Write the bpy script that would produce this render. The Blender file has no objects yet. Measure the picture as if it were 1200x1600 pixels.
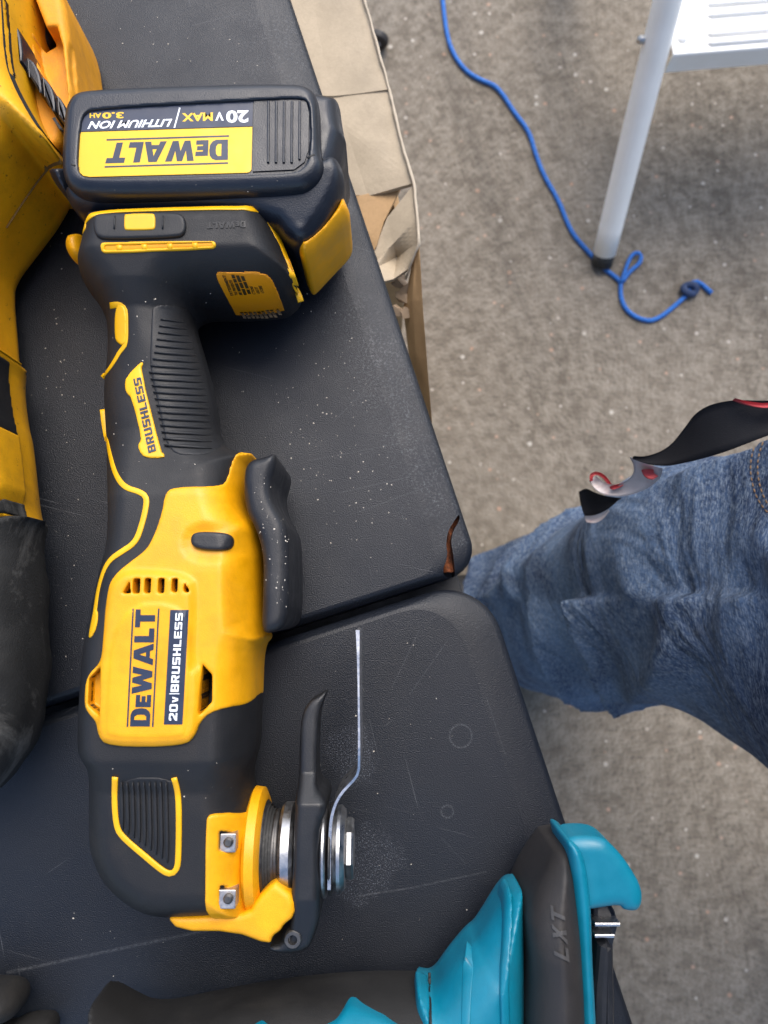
import bpy, bmesh, math, random
import numpy as np
from mathutils import Matrix, Vector
random.seed(7); rng = np.random.default_rng(7)
SC = bpy.context.scene; COL = SC.collection

# ------------------------------------------------------------------ camera, sky, sun, exposure
TZ = 740.0                       # table top, mm above the ground
FPX = 1200.0                     # focal length in photo pixels (photo 1200 x 1600)
TILT = math.atan(150 / FPX)      # the phone looks almost straight down
CAM = np.array([0.0, 0.0, TZ + 345.0])
cam = bpy.data.cameras.new('camera'); camo = bpy.data.objects.new('camera', cam); COL.objects.link(camo)
camo.location = CAM / 1000; camo.rotation_euler = (TILT, 0, 0)
cam.sensor_fit = 'VERTICAL'; cam.sensor_height = 36; cam.lens = 36 * FPX / 1600
cam.clip_start = 0.01; cam.clip_end = 500
cam.dof.use_dof = True; cam.dof.focus_distance = 0.31; cam.dof.aperture_fstop = 15.0
SC.camera = camo
W = bpy.data.worlds.new('World'); SC.world = W; W.use_nodes = True
wn = W.node_tree; bg = wn.nodes['Background']
sky = wn.nodes.new('ShaderNodeTexSky'); sky.sky_type = 'NISHITA'; sky.sun_disc = False
SUN_EL, SUN_AZ = math.radians(56), math.radians(14)      # azimuth from +Y towards +X
sky.sun_elevation = SUN_EL; sky.sun_rotation = SUN_AZ; sky.air_density = 1.0; sky.dust_density = 2.6; sky.ozone_density = 1.0
wn.links.new(sky.outputs[0], bg.inputs[0]); bg.inputs[1].default_value = 0.15
sl = bpy.data.lights.new('sun', 'SUN'); so = bpy.data.objects.new('sun', sl); COL.objects.link(so)
sl.energy = 1.4; sl.angle = math.radians(45); sl.color = (1.0, 0.95, 0.88)
sd = Vector((math.sin(SUN_AZ) * math.cos(SUN_EL), math.cos(SUN_AZ) * math.cos(SUN_EL), math.sin(SUN_EL)))
so.rotation_euler = sd.to_track_quat('Z', 'Y').to_euler(); so.location = sd * 5
SC.view_settings.view_transform = 'Standard'; SC.view_settings.look = 'None'
SC.view_settings.exposure = 1.02; SC.view_settings.gamma = 1
SC.render.engine = 'CYCLES'; SC.cycles.use_denoising = True
SC.cycles.max_bounces = 6

# ------------------------------------------------------------------ pixel -> place (a ray cut with the height of the thing)
_c, _s = math.cos(TILT), math.sin(TILT)
def U(px, py, z):
    px, py, z = np.broadcast_arrays(np.asarray(px, float), np.asarray(py, float), np.asarray(z, float))
    dx = (px - 600) / FPX; dy = -(py - 800) / FPX
    Y = dy * _c + _s; Zd = dy * _s - _c
    t = (z - CAM[2]) / Zd
    return np.stack([CAM[0] + t * dx, CAM[1] + t * Y], -1)
def UL(pts, z):
    p = np.asarray(pts, float); return U(p[:, 0], p[:, 1], z)
def U3(px, py, z):
    a = U(px, py, z); return np.array([a[0], a[1], z])

def chaikin(p, n=2, closed=True):
    p = np.asarray(p, float)
    for _ in range(n):
        if closed: q = np.roll(p, -1, 0)
        else: q = p[1:]; 
        a = p if closed else p[:-1]
        o = np.empty((2 * len(a), p.shape[1])); o[0::2] = .75 * a + .25 * q; o[1::2] = .25 * a + .75 * q
        if not closed: o = np.vstack([p[:1], o, p[-1:]])
        p = o
    return p
def resample(p, step):
    p = np.asarray(p, float); L = np.r_[0, np.cumsum(np.linalg.norm(np.diff(p, axis=0), axis=1))]
    t = np.linspace(0, L[-1], max(2, int(L[-1] / step) + 1))
    return np.stack([np.interp(t, L, p[:, k]) for k in range(p.shape[1])], -1)
def dpoly(P, poly):
    shp = P.shape[:-1]; P = P.reshape(-1, 2); x, y = P[:, 0], P[:, 1]
    best = np.full(len(P), 1e18); ins = np.zeros(len(P), bool)
    A = poly; B = np.roll(poly, -1, 0)
    for (ax, ay), (bx, by) in zip(A, B):
        ex, ey = bx - ax, by - ay; l2 = ex * ex + ey * ey
        if l2 < 1e-12: continue
        t = np.clip(((x - ax) * ex + (y - ay) * ey) / l2, 0, 1)
        dx = x - ax - t * ex; dy = y - ay - t * ey
        np.minimum(best, dx * dx + dy * dy, out=best)
        c = (ay > y) != (by > y)
        if ey != 0: ins ^= c & (x < ex * (y - ay) / ey + ax)
    d = np.sqrt(best); d[ins] *= -1
    return d.reshape(shp)
def sstep(x): x = np.clip(x, 0, 1); return x * x * (3 - 2 * x)
def smax(a, b, k):
    if k <= 0: return np.maximum(a, b)
    h = np.maximum(k - np.abs(a - b), 0) / k
    return np.maximum(a, b) + h * h * k * .25
def smin(a, b, k): return -smax(-a, -b, k)

# ------------------------------------------------------------------ implicit surface -> mesh (surface nets)
CORN = [(i, j, k) for i in (0, 1) for j in (0, 1) for k in (0, 1)]
def nets(F, org, h):
    ins = F < 0; nx, ny, nz = F.shape
    cnt = np.zeros((nx - 1, ny - 1, nz - 1), np.int8)
    for i, j, k in CORN: cnt += ins[i:nx - 1 + i, j:ny - 1 + j, k:nz - 1 + k]
    act = (cnt > 0) & (cnt < 8)
    I, J, K = np.nonzero(act); n = len(I)
    if n == 0: return np.zeros((0, 3)), np.zeros((0, 4), int)
    idx = np.full(act.shape, -1, np.int64); idx[I, J, K] = np.arange(n)
    v = {c: F[I + c[0], J + c[1], K + c[2]] for c in CORN}
    S = np.zeros((n, 3)); N = np.zeros(n)
    for c in CORN:
        for ax in range(3):
            if c[ax]: continue
            d = list(c); d[ax] = 1; d = tuple(d)
            a, b = v[c], v[d]; m = (a < 0) != (b < 0)
            t = np.where(m, a / np.where(m, a - b, 1), 0)
            p = np.zeros((n, 3)) + np.array(c, float); p[:, ax] = t
            S += p * m[:, None]; N += m
    V = (np.stack([I, J, K], -1) + S / N[:, None]) * h + np.asarray(org)
    Q = []
    for ax in range(3):
        o1, o2 = [(1, 2), (2, 0), (0, 1)][ax]
        sa = [slice(None)] * 3; sb = [slice(None)] * 3; sa[ax] = slice(0, -1); sb[ax] = slice(1, None)
        A = ins[tuple(sa)]; B = ins[tuple(sb)]
        E = np.stack(np.nonzero(A != B), -1)
        lim = np.array(act.shape)
        ok = (E[:, o1] > 0) & (E[:, o2] > 0) & (E[:, o1] < lim[o1]) & (E[:, o2] < lim[o2])
        E = E[ok]; fl = A[E[:, 0], E[:, 1], E[:, 2]]
        def at(d1, d2):
            G = E.copy(); G[:, o1] -= d1; G[:, o2] -= d2; return idx[G[:, 0], G[:, 1], G[:, 2]]
        q = np.stack([at(1, 1), at(0, 1), at(0, 0), at(1, 0)], -1)
        q[~fl] = q[~fl][:, ::-1]; Q.append(q)
    return V, np.vstack(Q)
def grid(lo, hi, h):
    lo = np.asarray(lo, float) - 2 * h; hi = np.asarray(hi, float) + 2 * h
    ax = [np.arange(lo[k], hi[k] + h, h) for k in range(3)]
    XY = np.stack(np.meshgrid(ax[0], ax[1], indexing='ij'), -1)
    return lo, XY, ax[2][None, None, :]

# ------------------------------------------------------------------ objects
def mesh_obj(name, V, Fc, mat, parent=None, smooth=True, kind=None, label=None):
    m = bpy.data.meshes.new(name)
    V = np.asarray(V, float) / 1000.0
    m.from_pydata(V.tolist() if not isinstance(V, list) else V, [], Fc.tolist() if isinstance(Fc, np.ndarray) else Fc)
    m.update()
    if smooth: m.polygons.foreach_set('use_smooth', [True] * len(m.polygons))
    o = bpy.data.objects.new(name, m); COL.objects.link(o)
    if mat: m.materials.append(mat)
    attach(o, parent)
    if kind: o['kind'] = kind
    if label: o['label'] = label
    return o
def wloc(o):
    p = Vector((0, 0, 0))
    while o is not None: p += o.location; o = o.parent if o.parent and o.type == 'EMPTY' else None
    return p
def attach(o, parent):
    if parent is None: return
    o.parent = parent
    r = parent
    while r.parent: r = r.parent
    o.matrix_parent_inverse = Matrix.Translation(-r.location) if r is parent else Matrix.Identity(4)
    if r is not parent: o.matrix_parent_inverse = Matrix.Identity(4)
def thing(name, label, cat, loc_mm, group=None):
    o = bpy.data.objects.new(name, None); COL.objects.link(o); o.location = Vector(loc_mm) / 1000
    o.empty_display_size = .02
    o['label'] = label; o['category'] = cat
    if group: o['group'] = group
    return o
def tag(o, label, cat, group=None):
    o['label'] = label; o['category'] = cat
    if group: o['group'] = group
    return o

# ------------------------------------------------------------------ materials
class NT:
    def __init__(s, name):
        s.m = bpy.data.materials.new(name); s.m.use_nodes = True; s.t = s.m.node_tree
        s.b = s.t.nodes['Principled BSDF']; s.co = s.n('ShaderNodeTexCoord').outputs['Object']
    def n(s, t, **k):
        x = s.t.nodes.new(t)
        for a, v in k.items(): setattr(x, a, v)
        return x
    def put(s, sock, v):
        if isinstance(v, bpy.types.NodeSocket): s.t.links.new(v, sock)
        elif v is not None: sock.default_value = v
    def noise(s, scale, detail=4, rough=.6, co=None, dist=0):
        x = s.n('ShaderNodeTexNoise'); s.put(x.inputs['Vector'], co or s.co); x.inputs['Scale'].default_value = scale
        x.inputs['Detail'].default_value = detail; x.inputs['Roughness'].default_value = rough; x.inputs['Distortion'].default_value = dist
        return x.outputs['Fac']
    def voro(s, scale, feature='F1', out='Distance', co=None):
        x = s.n('ShaderNodeTexVoronoi', feature=feature); s.put(x.inputs['Vector'], co or s.co); x.inputs['Scale'].default_value = scale
        return x.outputs[out]
    def mapping(s, rot=(0, 0, 0), scale=(1, 1, 1), loc=(0, 0, 0), co=None):
        a = s.n('ShaderNodeMapping'); a.vector_type = 'POINT'; s.put(a.inputs['Vector'], co or s.co); a.inputs['Rotation'].default_value = rot
        a.inputs['Location'].default_value = loc
        b = s.n('ShaderNodeMapping'); s.put(b.inputs['Vector'], a.outputs[0]); b.inputs['Scale'].default_value = scale
        return b.outputs[0]
    def ramp(s, f, a, b, c0=0.0, c1=1.0):
        x = s.n('ShaderNodeMapRange'); s.put(x.inputs['Value'], f)
        for k, v in zip(('From Min', 'From Max', 'To Min', 'To Max'), (a, b, c0, c1)): x.inputs[k].default_value = v
        return x.outputs[0]
    def math(s, op, a, b=None):
        x = s.n('ShaderNodeMath', operation=op); s.put(x.inputs[0], a); s.put(x.inputs[1], b); return x.outputs[0]
    def mix(s, f, a, b):
        x = s.n('ShaderNodeMix', data_type='RGBA'); s.put(x.inputs[0], f)
        s.put(x.inputs[6], (*a, 1) if isinstance(a, tuple) else a); s.put(x.inputs[7], (*b, 1) if isinstance(b, tuple) else b)
        return x.outputs[2]
    def bump(s, f, strength, dist, prev=None):
        x = s.n('ShaderNodeBump'); s.put(x.inputs['Height'], f); x.inputs['Strength'].default_value = strength; x.inputs['Distance'].default_value = dist
        if prev: s.put(x.inputs['Normal'], prev)
        return x.outputs[0]
    def segment(s, p, q, w):
        """mask of a thin line between two table points (m)"""
        ax, ay = p; bx, by = q; L = math.hypot(bx - ax, by - ay); ux, uy = (bx - ax) / L, (by - ay) / L
        wob = s.n('ShaderNodeSeparateXYZ'); s.put(wob.inputs[0], s.co)
        X, Y = wob.outputs[0], wob.outputs[1]
        t = s.math('ADD', s.math('MULTIPLY', X, ux), s.math('MULTIPLY', Y, uy)); t0 = ax * ux + ay * uy
        d = s.math('ADD', s.math('MULTIPLY', X, -uy), s.math('MULTIPLY', Y, ux)); d0 = -ax * uy + ay * ux
        dd = s.math('ABSOLUTE', s.math('SUBTRACT', d, d0))
        m = s.ramp(dd, 0, w, 1, 0)
        inside = s.math('MULTIPLY', s.math('GREATER_THAN', t, t0), s.math('LESS_THAN', t, t0 + L))
        return s.math('MULTIPLY', m, inside)
    def ring(s, p, r, w):
        v = s.n('ShaderNodeVectorMath', operation='DISTANCE'); s.put(v.inputs[0], s.co); v.inputs[1].default_value = (p[0], p[1], TZ / 1000)
        return s.ramp(s.math('ABSOLUTE', s.math('SUBTRACT', v.outputs['Value'], r)), 0, w, 1, 0)
    def out(s, col=None, rough=None, normal=None, metal=0, spec=.5, coat=0):
        if isinstance(col, tuple): col = (*col, 1)
        s.put(s.b.inputs['Base Color'], col); s.put(s.b.inputs['Roughness'], rough); s.put(s.b.inputs['Normal'], normal)
        s.b.inputs['Metallic'].default_value = metal; s.b.inputs['Specular IOR Level'].default_value = spec
        s.b.inputs['Coat Weight'].default_value = coat
        return s.m
def plastic(name, col, rough=.45, dirt=None, dirt_amt=.3, dscale=60, bscale=2200, bstr=.25, spec=.45, var=.12, specks=None):
    t = NT(name)
    f = t.noise(dscale, 6, .65)
    c = t.mix(t.ramp(f, .35, .7), tuple(x * (1 - var) for x in col), tuple(min(1, x * (1 + var)) for x in col))
    if dirt:
        g = t.noise(dscale * .6, 8, .72, dist=.6)
        c = t.mix(t.ramp(g, .52, .75, 0, dirt_amt), c, dirt)
    if specks:
        sp = t.noise(specks[1], 5, .75)
        c = t.mix(t.ramp(sp, specks[2], specks[2] + .05, 0, specks[3]), c, specks[0])
    r = t.ramp(t.noise(dscale * 2, 5), .3, .7, rough - .08, rough + .1)
    nb = t.bump(t.noise(bscale, 2, .5), bstr, .0003)
    return t.out(c, r, nb, 0, spec)
M_yel = plastic('yellow_plastic', (.80, .36, .0015), .44, (.36, .19, .02), .25, 75, 2600, .3, specks=((.2, .11, .02), 500, .70, .5))
M_trim = plastic('yellow_trim', (.80, .42, .002), .4, None, 0, 40, 2600, .08)
M_label = plastic('label_yellow', (.80, .47, .008), .38, None, 0, 60, 3000, .03, var=.03)
M_navy = plastic('label_navy', (.018, .028, .058), .42, None, 0, 60, 3000, .03)
M_white = plastic('label_white', (.82, .84, .85), .4, None, 0, 60, 3000, .02, var=.02)
M_rub = plastic('black_rubber', (.011, .011, .012), .56, (.045, .035, .026), .3, 35, 2600, .35, .4)
M_pad = plastic('grip_rubber', (.012, .0125, .014), .5, (.04, .035, .03), .2, 40, 2600, .3, .4)
M_bat = plastic('battery_plastic', (.0095, .0125, .020), .36, (.03, .03, .035), .15, 60, 1800, .3, .5)
M_trig = plastic('trigger_plastic', (.011, .012, .015), .45, (.09, .085, .08), .2, 60, 2000, .25, .45)
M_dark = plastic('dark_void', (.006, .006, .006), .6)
M_ink = plastic('sticker_ink', (.05, .028, .004), .5, var=0)
M_sticker = plastic('orange_sticker', (.80, .29, .002), .38, None, 0, 60, 3000, .03, var=.04)
M_old = plastic('worn_yellow', (.86, .41, .005), .5, (.20, .085, .012), .6, 22, 1500, .3, .4, .2, ((.10, .04, .008), 260, .62, .75))
M_oldin = plastic('worn_yellow_inside', (.78, .33, .014), .6, (.25, .13, .05), .5, 30, 1500, .3, .35, .2)
M_boot = plastic('worn_boot_rubber', (.030, .030, .029), .62, (.20, .195, .18), .95, 34, 1200, .5, .35, .2, ((.09, .088, .082), 120, .62, .5))
M_teal = plastic('teal_plastic', (.002, .17, .255), .36, (.05, .09, .10), .25, 40, 2000, .12, .5, .12, ((.35, .5, .55), 90, .72, .4))
M_bump = plastic('grey_rubber', (.022, .020, .0195), .55, (.05, .042, .037), .5, 25, 2200, .3, .4)
M_grip = plastic('soft_grip', (.015, .0145, .014), .58, (.045, .04, .034), .5, 30, 2200, .35, .4)
def metal(name, col, rough, scale=300):
    t = NT(name); f = t.noise(scale, 6, .7)
    return t.out(t.mix(t.ramp(f, .35, .7), tuple(x * .7 for x in col), col), t.ramp(f, .3, .7, rough - .1, rough + .15), t.bump(f, .1, .0003), 1.0)
M_steel = metal('steel', (.55, .55, .55), .35)
M_blade = metal('blade_steel', (.72, .72, .73), .3)
M_dsteel = metal('dark_steel', (.16, .155, .15), .5)
M_screw = metal('screw_steel', (.6, .58, .56), .45)
M_lever = plastic('lever_black', (.010, .011, .013), .42, (.1, .1, .1), .15, 60, 1800, .2, .5)
def rust():
    t = NT('rusted_steel'); f = t.noise(240, 8, .7)
    return t.out(t.mix(t.ramp(f, .38, .62), (.05, .018, .01), (.34, .10, .03)), .85, t.bump(f, .8, .001))
M_rust = rust()

def table_mat():
    t = NT('table_plastic')
    peb = t.noise(2000, 2, .5)
    blot = t.noise(9, 6, .6)
    c = t.mix(t.ramp(blot, .3, .7), (.0040, .0056, .0098), (.0078, .0104, .0165))
    acc = None
    def add(m):
        nonlocal acc
        acc = m if acc is None else t.math('MAXIMUM', acc, m)
    for k, (rot, sc, th) in enumerate([(.25, (14, 700, 1), .70), (1.32, (20, 900, 1), .71), (-.6, (25, 900, 1), .73)]):
        n = t.noise(1, 3, .5, t.mapping((0, 0, rot), sc, (k * 3.1 + .37, k + .21, 0)))
        msk = t.ramp(t.noise(14 + 5 * k, 3), .48, .68)
        add(t.math('MULTIPLY', t.ramp(n, th, th + .06), msk))
    # long single scratches and ring marks at their places
    def s2(a, b, w=.0005, amt=.7):
        p, q = U(*a, TZ) / 1000, U(*b, TZ) / 1000
        br = t.ramp(t.noise(700, 4, .75), .36, .62, 0, amt)
        add(t.math('MULTIPLY', t.segment(p, q, w), br))
    s2((10, 1520), (350, 1448), .0010, .45); s2((350, 1448), (420, 1425), .0008, .4); s2((560, 1400), (650, 1386), .0006, .45); s2((640, 1388), (760, 1362), .0006, .4)
    s2((612, 1075), (655, 985), .0003, .35); s2((640, 1085), (700, 1000), .0003, .35); s2((530, 770), (640, 745), .0003, .4); s2((520, 660), (600, 580), .0003, .4)
    s2((560, 800), (690, 752), .0003, .4); s2((660, 690), (700, 800), .0003, .4); s2((160, 1100), (200, 1060), .0003, .4); s2((690, 1310), (728, 1350), .0003, .3)
    s2((480, 720), (640, 690), .0003, .3); s2((760, 1090), (790, 1180), .0003, .35); s2((300, 40), (380, 20), .0003, .4)
    for p, r in (((720, 1150), 17), ((699, 1268), 9)):
        q = U(*p, TZ) / 1000
        add(t.math('MULTIPLY', t.ring(q, r * .000287, .0006), t.ramp(t.noise(1900, 3, .7), .46, .56, 0, .6)))
    # scuffed band just inside the sloping edge
    e0, e1 = U(400, 0, TZ) / 1000, U(700, 860, TZ) / 1000
    band = t.segment(e0, e1, .030)
    add(t.math('MULTIPLY', band, t.math('MULTIPLY', t.ramp(t.noise(900, 5, .8), .5, .66), t.ramp(t.noise(22, 5, .7), .38, .60, .05, .9))))
    e2, e3 = U(735, 960, TZ) / 1000, U(860, 1330, TZ) / 1000
    add(t.math('MULTIPLY', t.segment(e2, e3, .02), t.math('MULTIPLY', t.ramp(t.noise(900, 5, .8), .54, .7), t.ramp(t.noise(26, 4), .48, .7, 0, .6))))
    fine = t.math('MULTIPLY', t.ramp(t.noise(1500, 4, .8), .66, .74), t.ramp(t.noise(12, 4), .45, .7, .05, .5))
    add(fine)
    c = t.mix(t.math('MULTIPLY', acc, .75), c, (.15, .155, .165))
    # sky glints on the pebble grain by the blade, painted as pale specks
    glint = None
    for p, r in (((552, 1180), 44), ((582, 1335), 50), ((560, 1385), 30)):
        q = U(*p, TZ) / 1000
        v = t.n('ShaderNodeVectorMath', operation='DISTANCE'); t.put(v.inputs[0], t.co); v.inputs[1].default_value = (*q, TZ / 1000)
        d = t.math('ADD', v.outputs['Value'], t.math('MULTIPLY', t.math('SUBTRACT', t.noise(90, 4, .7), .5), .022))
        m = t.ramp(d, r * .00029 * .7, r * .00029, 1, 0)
        glint = m if glint is None else t.math('MAXIMUM', glint, m)
    c = t.mix(t.math('MULTIPLY', glint, t.ramp(t.noise(1700, 3, .7), .54, .64, 0, .5)), c, (.20, .215, .25))
    r = t.ramp(t.noise(35, 5), .3, .7, .38, .52)
    nb = t.bump(peb, .6, .0004)
    return t.out(c, r, nb, 0, .42)
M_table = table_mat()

def concrete():
    t = NT('concrete')
    a = t.noise(5, 8, .7); b = t.noise(48, 6, .78)
    c = t.mix(t.ramp(a, .3, .7), (.120, .100, .076), (.200, .170, .132))
    c = t.mix(t.ramp(b, .42, .60, 0, .8), c, (.285, .25, .20))
    c = t.mix(t.ramp(t.noise(190, 5, .8), .5, .64, 0, .55), c, (.052, .046, .038))
    v = t.n('ShaderNodeTexVoronoi'); t.put(v.inputs['Vector'], t.co); v.inputs['Scale'].default_value = 85
    sepc = t.n('ShaderNodeSeparateColor'); t.put(sepc.inputs[0], v.outputs['Color'])
    pick = t.math('GREATER_THAN', sepc.outputs[0], .74)
    size = t.ramp(sepc.outputs[1], 0, 1, .06, .32)
    peb = t.math('MULTIPLY', pick, t.ramp(t.math('SUBTRACT', v.outputs['Distance'], size), -.08, .02, 1, 0))
    pc = t.mix(sepc.outputs[2], (.36, .23, .16), (.46, .43, .37))
    c = t.mix(t.math('MULTIPLY', peb, .9), c, pc)
    # long dark streaks running over the slab
    st = t.noise(1, 4, .6, t.mapping((0, 0, math.radians(-14)), (9, 1.1, 1), (.28, 0, 0)))
    c = t.mix(t.ramp(st, .54, .74, 0, .5), c, (.040, .034, .029))
    return t.out(c, .85, t.bump(b, .8, .004), 0, .3)
M_conc = concrete()

def denim():
    t = NT('denim')
    thread = t.noise(1, 2, .6, t.mapping((math.radians(8), 0, 0), (420, 210, 1700)))
    weft = t.noise(1, 2, .6, t.mapping((math.radians(-32), 0, 0), (420, 1300, 330)))
    fade = t.noise(7, 6, .62, dist=1.2)
    base = t.mix(t.ramp(fade, .36, .64), (.008, .021, .064), (.105, .170, .285))
    c = t.mix(t.ramp(thread, .48, .64, 0, .8), base, (.26, .315, .385))
    c = t.mix(t.ramp(weft, .50, .64, 0, .55), c, (.008, .016, .040))
    c = t.mix(t.ramp(t.noise(11, 5, .7), .58, .74, 0, .25), c, (.20, .185, .15))
    wv = t.noise(1, 3, .5, t.mapping((math.radians(25), 0, 0), (5, 6, 12)), 1.0)
    n1 = t.bump(wv, .8, .03)
    nb = t.bump(t.math('ADD', thread, weft), .5, .0006, n1)
    return t.out(c, .85, nb, 0, .2)
M_denim = denim()
def cardboard(name, col, ns=30):
    t = NT(name); f = t.noise(ns, 7, .7); g = t.noise(700, 3, .7)
    c = t.mix(t.ramp(f, .35, .68), tuple(x * .78 for x in col), col)
    c = t.mix(t.ramp(g, .45, .7, 0, .35), c, tuple(x * .7 for x in col))
    return t.out(c, .85, t.bump(g, .3, .0004), 0, .2)
M_card = cardboard('cardboard_outside', (.50, .325, .17)); M_cardin = cardboard('cardboard_inside', (.52, .435, .32)); M_torn = cardboard('cardboard_torn', (.40, .30, .21), 80)
M_cardedge = cardboard('cardboard_edge', (.56, .48, .37), 80)
def paint():
    t = NT('white_enamel'); f = t.noise(25, 5)
    c = t.mix(t.ramp(f, .3, .7), (.86, .84, .78), (.92, .90, .85))
    c = t.mix(t.ramp(t.noise(120, 6, .8), .66, .74, 0, .5), c, (.4, .38, .34))
    return t.out(c, .32, None, 0, .5)
M_paint = paint()
def rope_m():
    t = NT('blue_rope'); w = t.noise(420, 4, .7)
    return t.out(t.mix(t.ramp(w, .35, .65), (.008, .065, .30), (.04, .20, .58)), .6, t.bump(w, .6, .001), 0, .3)
M_rope = rope_m()
M_ropedark = plastic('dark_rope_whipping', (.02, .04, .10), .7)
M_strap = plastic('black_webbing', (.007, .007, .009), .75, None, 0, 60, 1600, .5, .25)
M_strapin = plastic('pale_strap_lining', (.50, .46, .45), .7, (.30, .05, .035), .75, 45, 1600, .3, .2)
M_red = plastic('red_strap_edge', (.42, .055, .06), .6)
M_dust = plastic('sawdust', (.55, .50, .42), .85, var=.25)
M_chip = plastic('dark_chip', (.16, .09, .02), .85)
M_grey = plastic('grey_tube', (.18, .18, .19), .4)

# ------------------------------------------------------------------ shape helpers
class Body:
    """rounded slab: outline, half thickness h (keyed on photo rows), edge radius rx, round share rz"""
    def __init__(s, outline, z, zc, keys, rx, rzf=.9, it=2, axis='y', bumps=()):
        s.zc = zc; s.rzf = rzf; s.bumps = list(bumps)
        s.axis = 1 if axis == 'y' else 0
        ks = np.array(keys, float)
        pos = U(np.full(len(ks), 300.0), ks[:, 0], zc)[:, 1] if axis == 'y' else U(ks[:, 0], np.full(len(ks), 1550.0), zc)[:, 0]
        o = np.argsort(pos); s.kp = pos[o]; s.kh = ks[o, 1]; s.kr = ks[o, 2] if ks.shape[1] > 2 else np.full(len(o), rx)
        q = chaikin(np.array(outline, float), it)
        if q.shape[1] == 3: s.poly = U(q[:, 0], q[:, 1], q[:, 2]); return
        if z is not None: s.poly = UL(q, z); return
        # a rounded body's outline is seen at the height where the line of sight grazes it
        t = np.roll(q, -1, 0) - np.roll(q, 1, 0); nr = np.stack([t[:, 1], -t[:, 0]], -1); nr /= np.linalg.norm(nr, axis=1)[:, None] + 1e-9
        if np.sum(q[:, 0] * np.roll(q[:, 1], -1) - np.roll(q[:, 0], -1) * q[:, 1]) < 0: nr = -nr
        rad = (q - np.array([600, 800 + FPX * math.tan(TILT)])) / FPX
        g = np.sum(nr * rad, 1); sn = g / np.sqrt(1 + g * g)
        h = np.interp(U(q[:, 0], q[:, 1], zc)[:, s.axis], s.kp, s.kh); rz = h * rzf
        zz = zc + np.clip(g * 12, -1, 1) * (h - rz) + rz * sn
        for _ in range(10): zz = (np.roll(zz, 1) + 2 * zz + np.roll(zz, -1)) / 4
        s.poly = U(q[:, 0], q[:, 1], zz)
    def fields(s, P):
        d = dpoly(P, s.poly); a = P[..., s.axis]
        h = np.interp(a, s.kp, s.kh); r = np.interp(a, s.kp, s.kr)
        for b in s.bumps:
            if callable(b): h = h + b(P); continue
            pl, amt, soft = b; h = h + amt * sstep(.5 - dpoly(P, pl) / soft)
        return d, h, r
    def top(s, P):
        d, h, r = s.fields(P); rz = s.rzf * h
        t = np.clip(1 + d / r, 0, 1); T = (h - rz) + rz * np.sqrt(np.maximum(0, 1 - t * t))
        return np.where(d > 0, s.zc - 3, s.zc + T)
    def F(s, XY, Z):
        d, h, r = s.fields(XY); d, h, r = d[..., None], h[..., None], r[..., None]; rz = s.rzf * h
        q1 = (d + r) / r; q2 = (np.abs(Z - s.zc) - (h - rz)) / rz
        a, b = np.maximum(q1, 0), np.maximum(q2, 0); L = np.sqrt(a * a + b * b) + 1e-9
        f = (L - 1) * np.sqrt((a * r) ** 2 + (b * rz) ** 2) / L
        return np.where((q1 <= 0) & (q2 <= 0), np.maximum((q1 - 1) * r, (q2 - 1) * rz), f)
    def hit(s, px, off=0.0):
        px = np.asarray(px, float); zt = s.zc + s.kh.max() + 8
        z = np.full(len(px), zt); done = np.zeros(len(px), bool)
        while zt > s.zc - 2 and not done.all():
            P = U(px[:, 0], px[:, 1], zt); h = s.top(P) + off
            n = (~done) & (zt <= h); z[n] = zt; done |= n; zt -= 2.5
        z[~done] = s.zc
        lo, hi = z.copy(), z + 2.5
        for _ in range(6):
            md = (lo + hi) / 2; u = md <= s.top(U(px[:, 0], px[:, 1], md)) + off; lo = np.where(u, md, lo); hi = np.where(u, hi, md)
        z = np.where(done, lo, z)
        P = U(px[:, 0], px[:, 1], z)
        return P, z
    def colpoly(s, px, it=2):
        P, z = s.hit(chaikin(px, it)); return P
def solid(name, body, mat, parent, res=.8, grow=0.0, col=None, k=.6, cuts=(), zlo=None, zhi=None, extra=None, label=None):
    pl = col if col is not None else body.poly
    hm = body.kh.max() + 6
    lo = [pl[:, 0].min() - grow, pl[:, 1].min() - grow, body.zc - hm if zlo is None else zlo]
    hi = [pl[:, 0].max() + grow, pl[:, 1].max() + grow, body.zc + hm if zhi is None else zhi]
    org, XY, Z = grid(lo, hi, res)
    F = body.F(XY, Z) - grow
    if col is not None: F = smax(F, dpoly(XY, col)[..., None] + 0 * Z, k)
    if zlo is not None: F = np.maximum(F, zlo - Z)
    for c in cuts:
        dc = dpoly(XY, c[0])[..., None]; F = smax(F, -np.maximum(dc, c[1] - Z), .5)
    if extra is not None: F = extra(F, XY, Z)
    V, Q = nets(F, org, res)
    return mesh_obj(name, V, Q, mat, parent, label=label)
def plate(name, body, px, mat, parent, raise_mm=.6, res=.5, it=2, k=.6, depth=3.0, cuts=()):
    """a raised piece that follows the body's skin inside a traced outline"""
    P, z = body.hit(chaikin(px, it))
    org, XY, Z = grid([P[:, 0].min(), P[:, 1].min(), z.min() - depth], [P[:, 0].max(), P[:, 1].max(), z.max() + raise_mm + 3], res)
    F = smax(body.F(XY, Z) - raise_mm, dpoly(XY, P)[..., None] + 0 * Z, k)
    F = np.maximum(F, (z.min() - depth) - Z)
    F = np.maximum(F, -(body.F(XY, Z) + depth))
    for c in cuts: F = smax(F, -np.maximum(dpoly(XY, c[0])[..., None], c[1] - Z), .3)
    V, Q = nets(F, org, res)
    return mesh_obj(name, V, Q, mat, parent)
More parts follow.
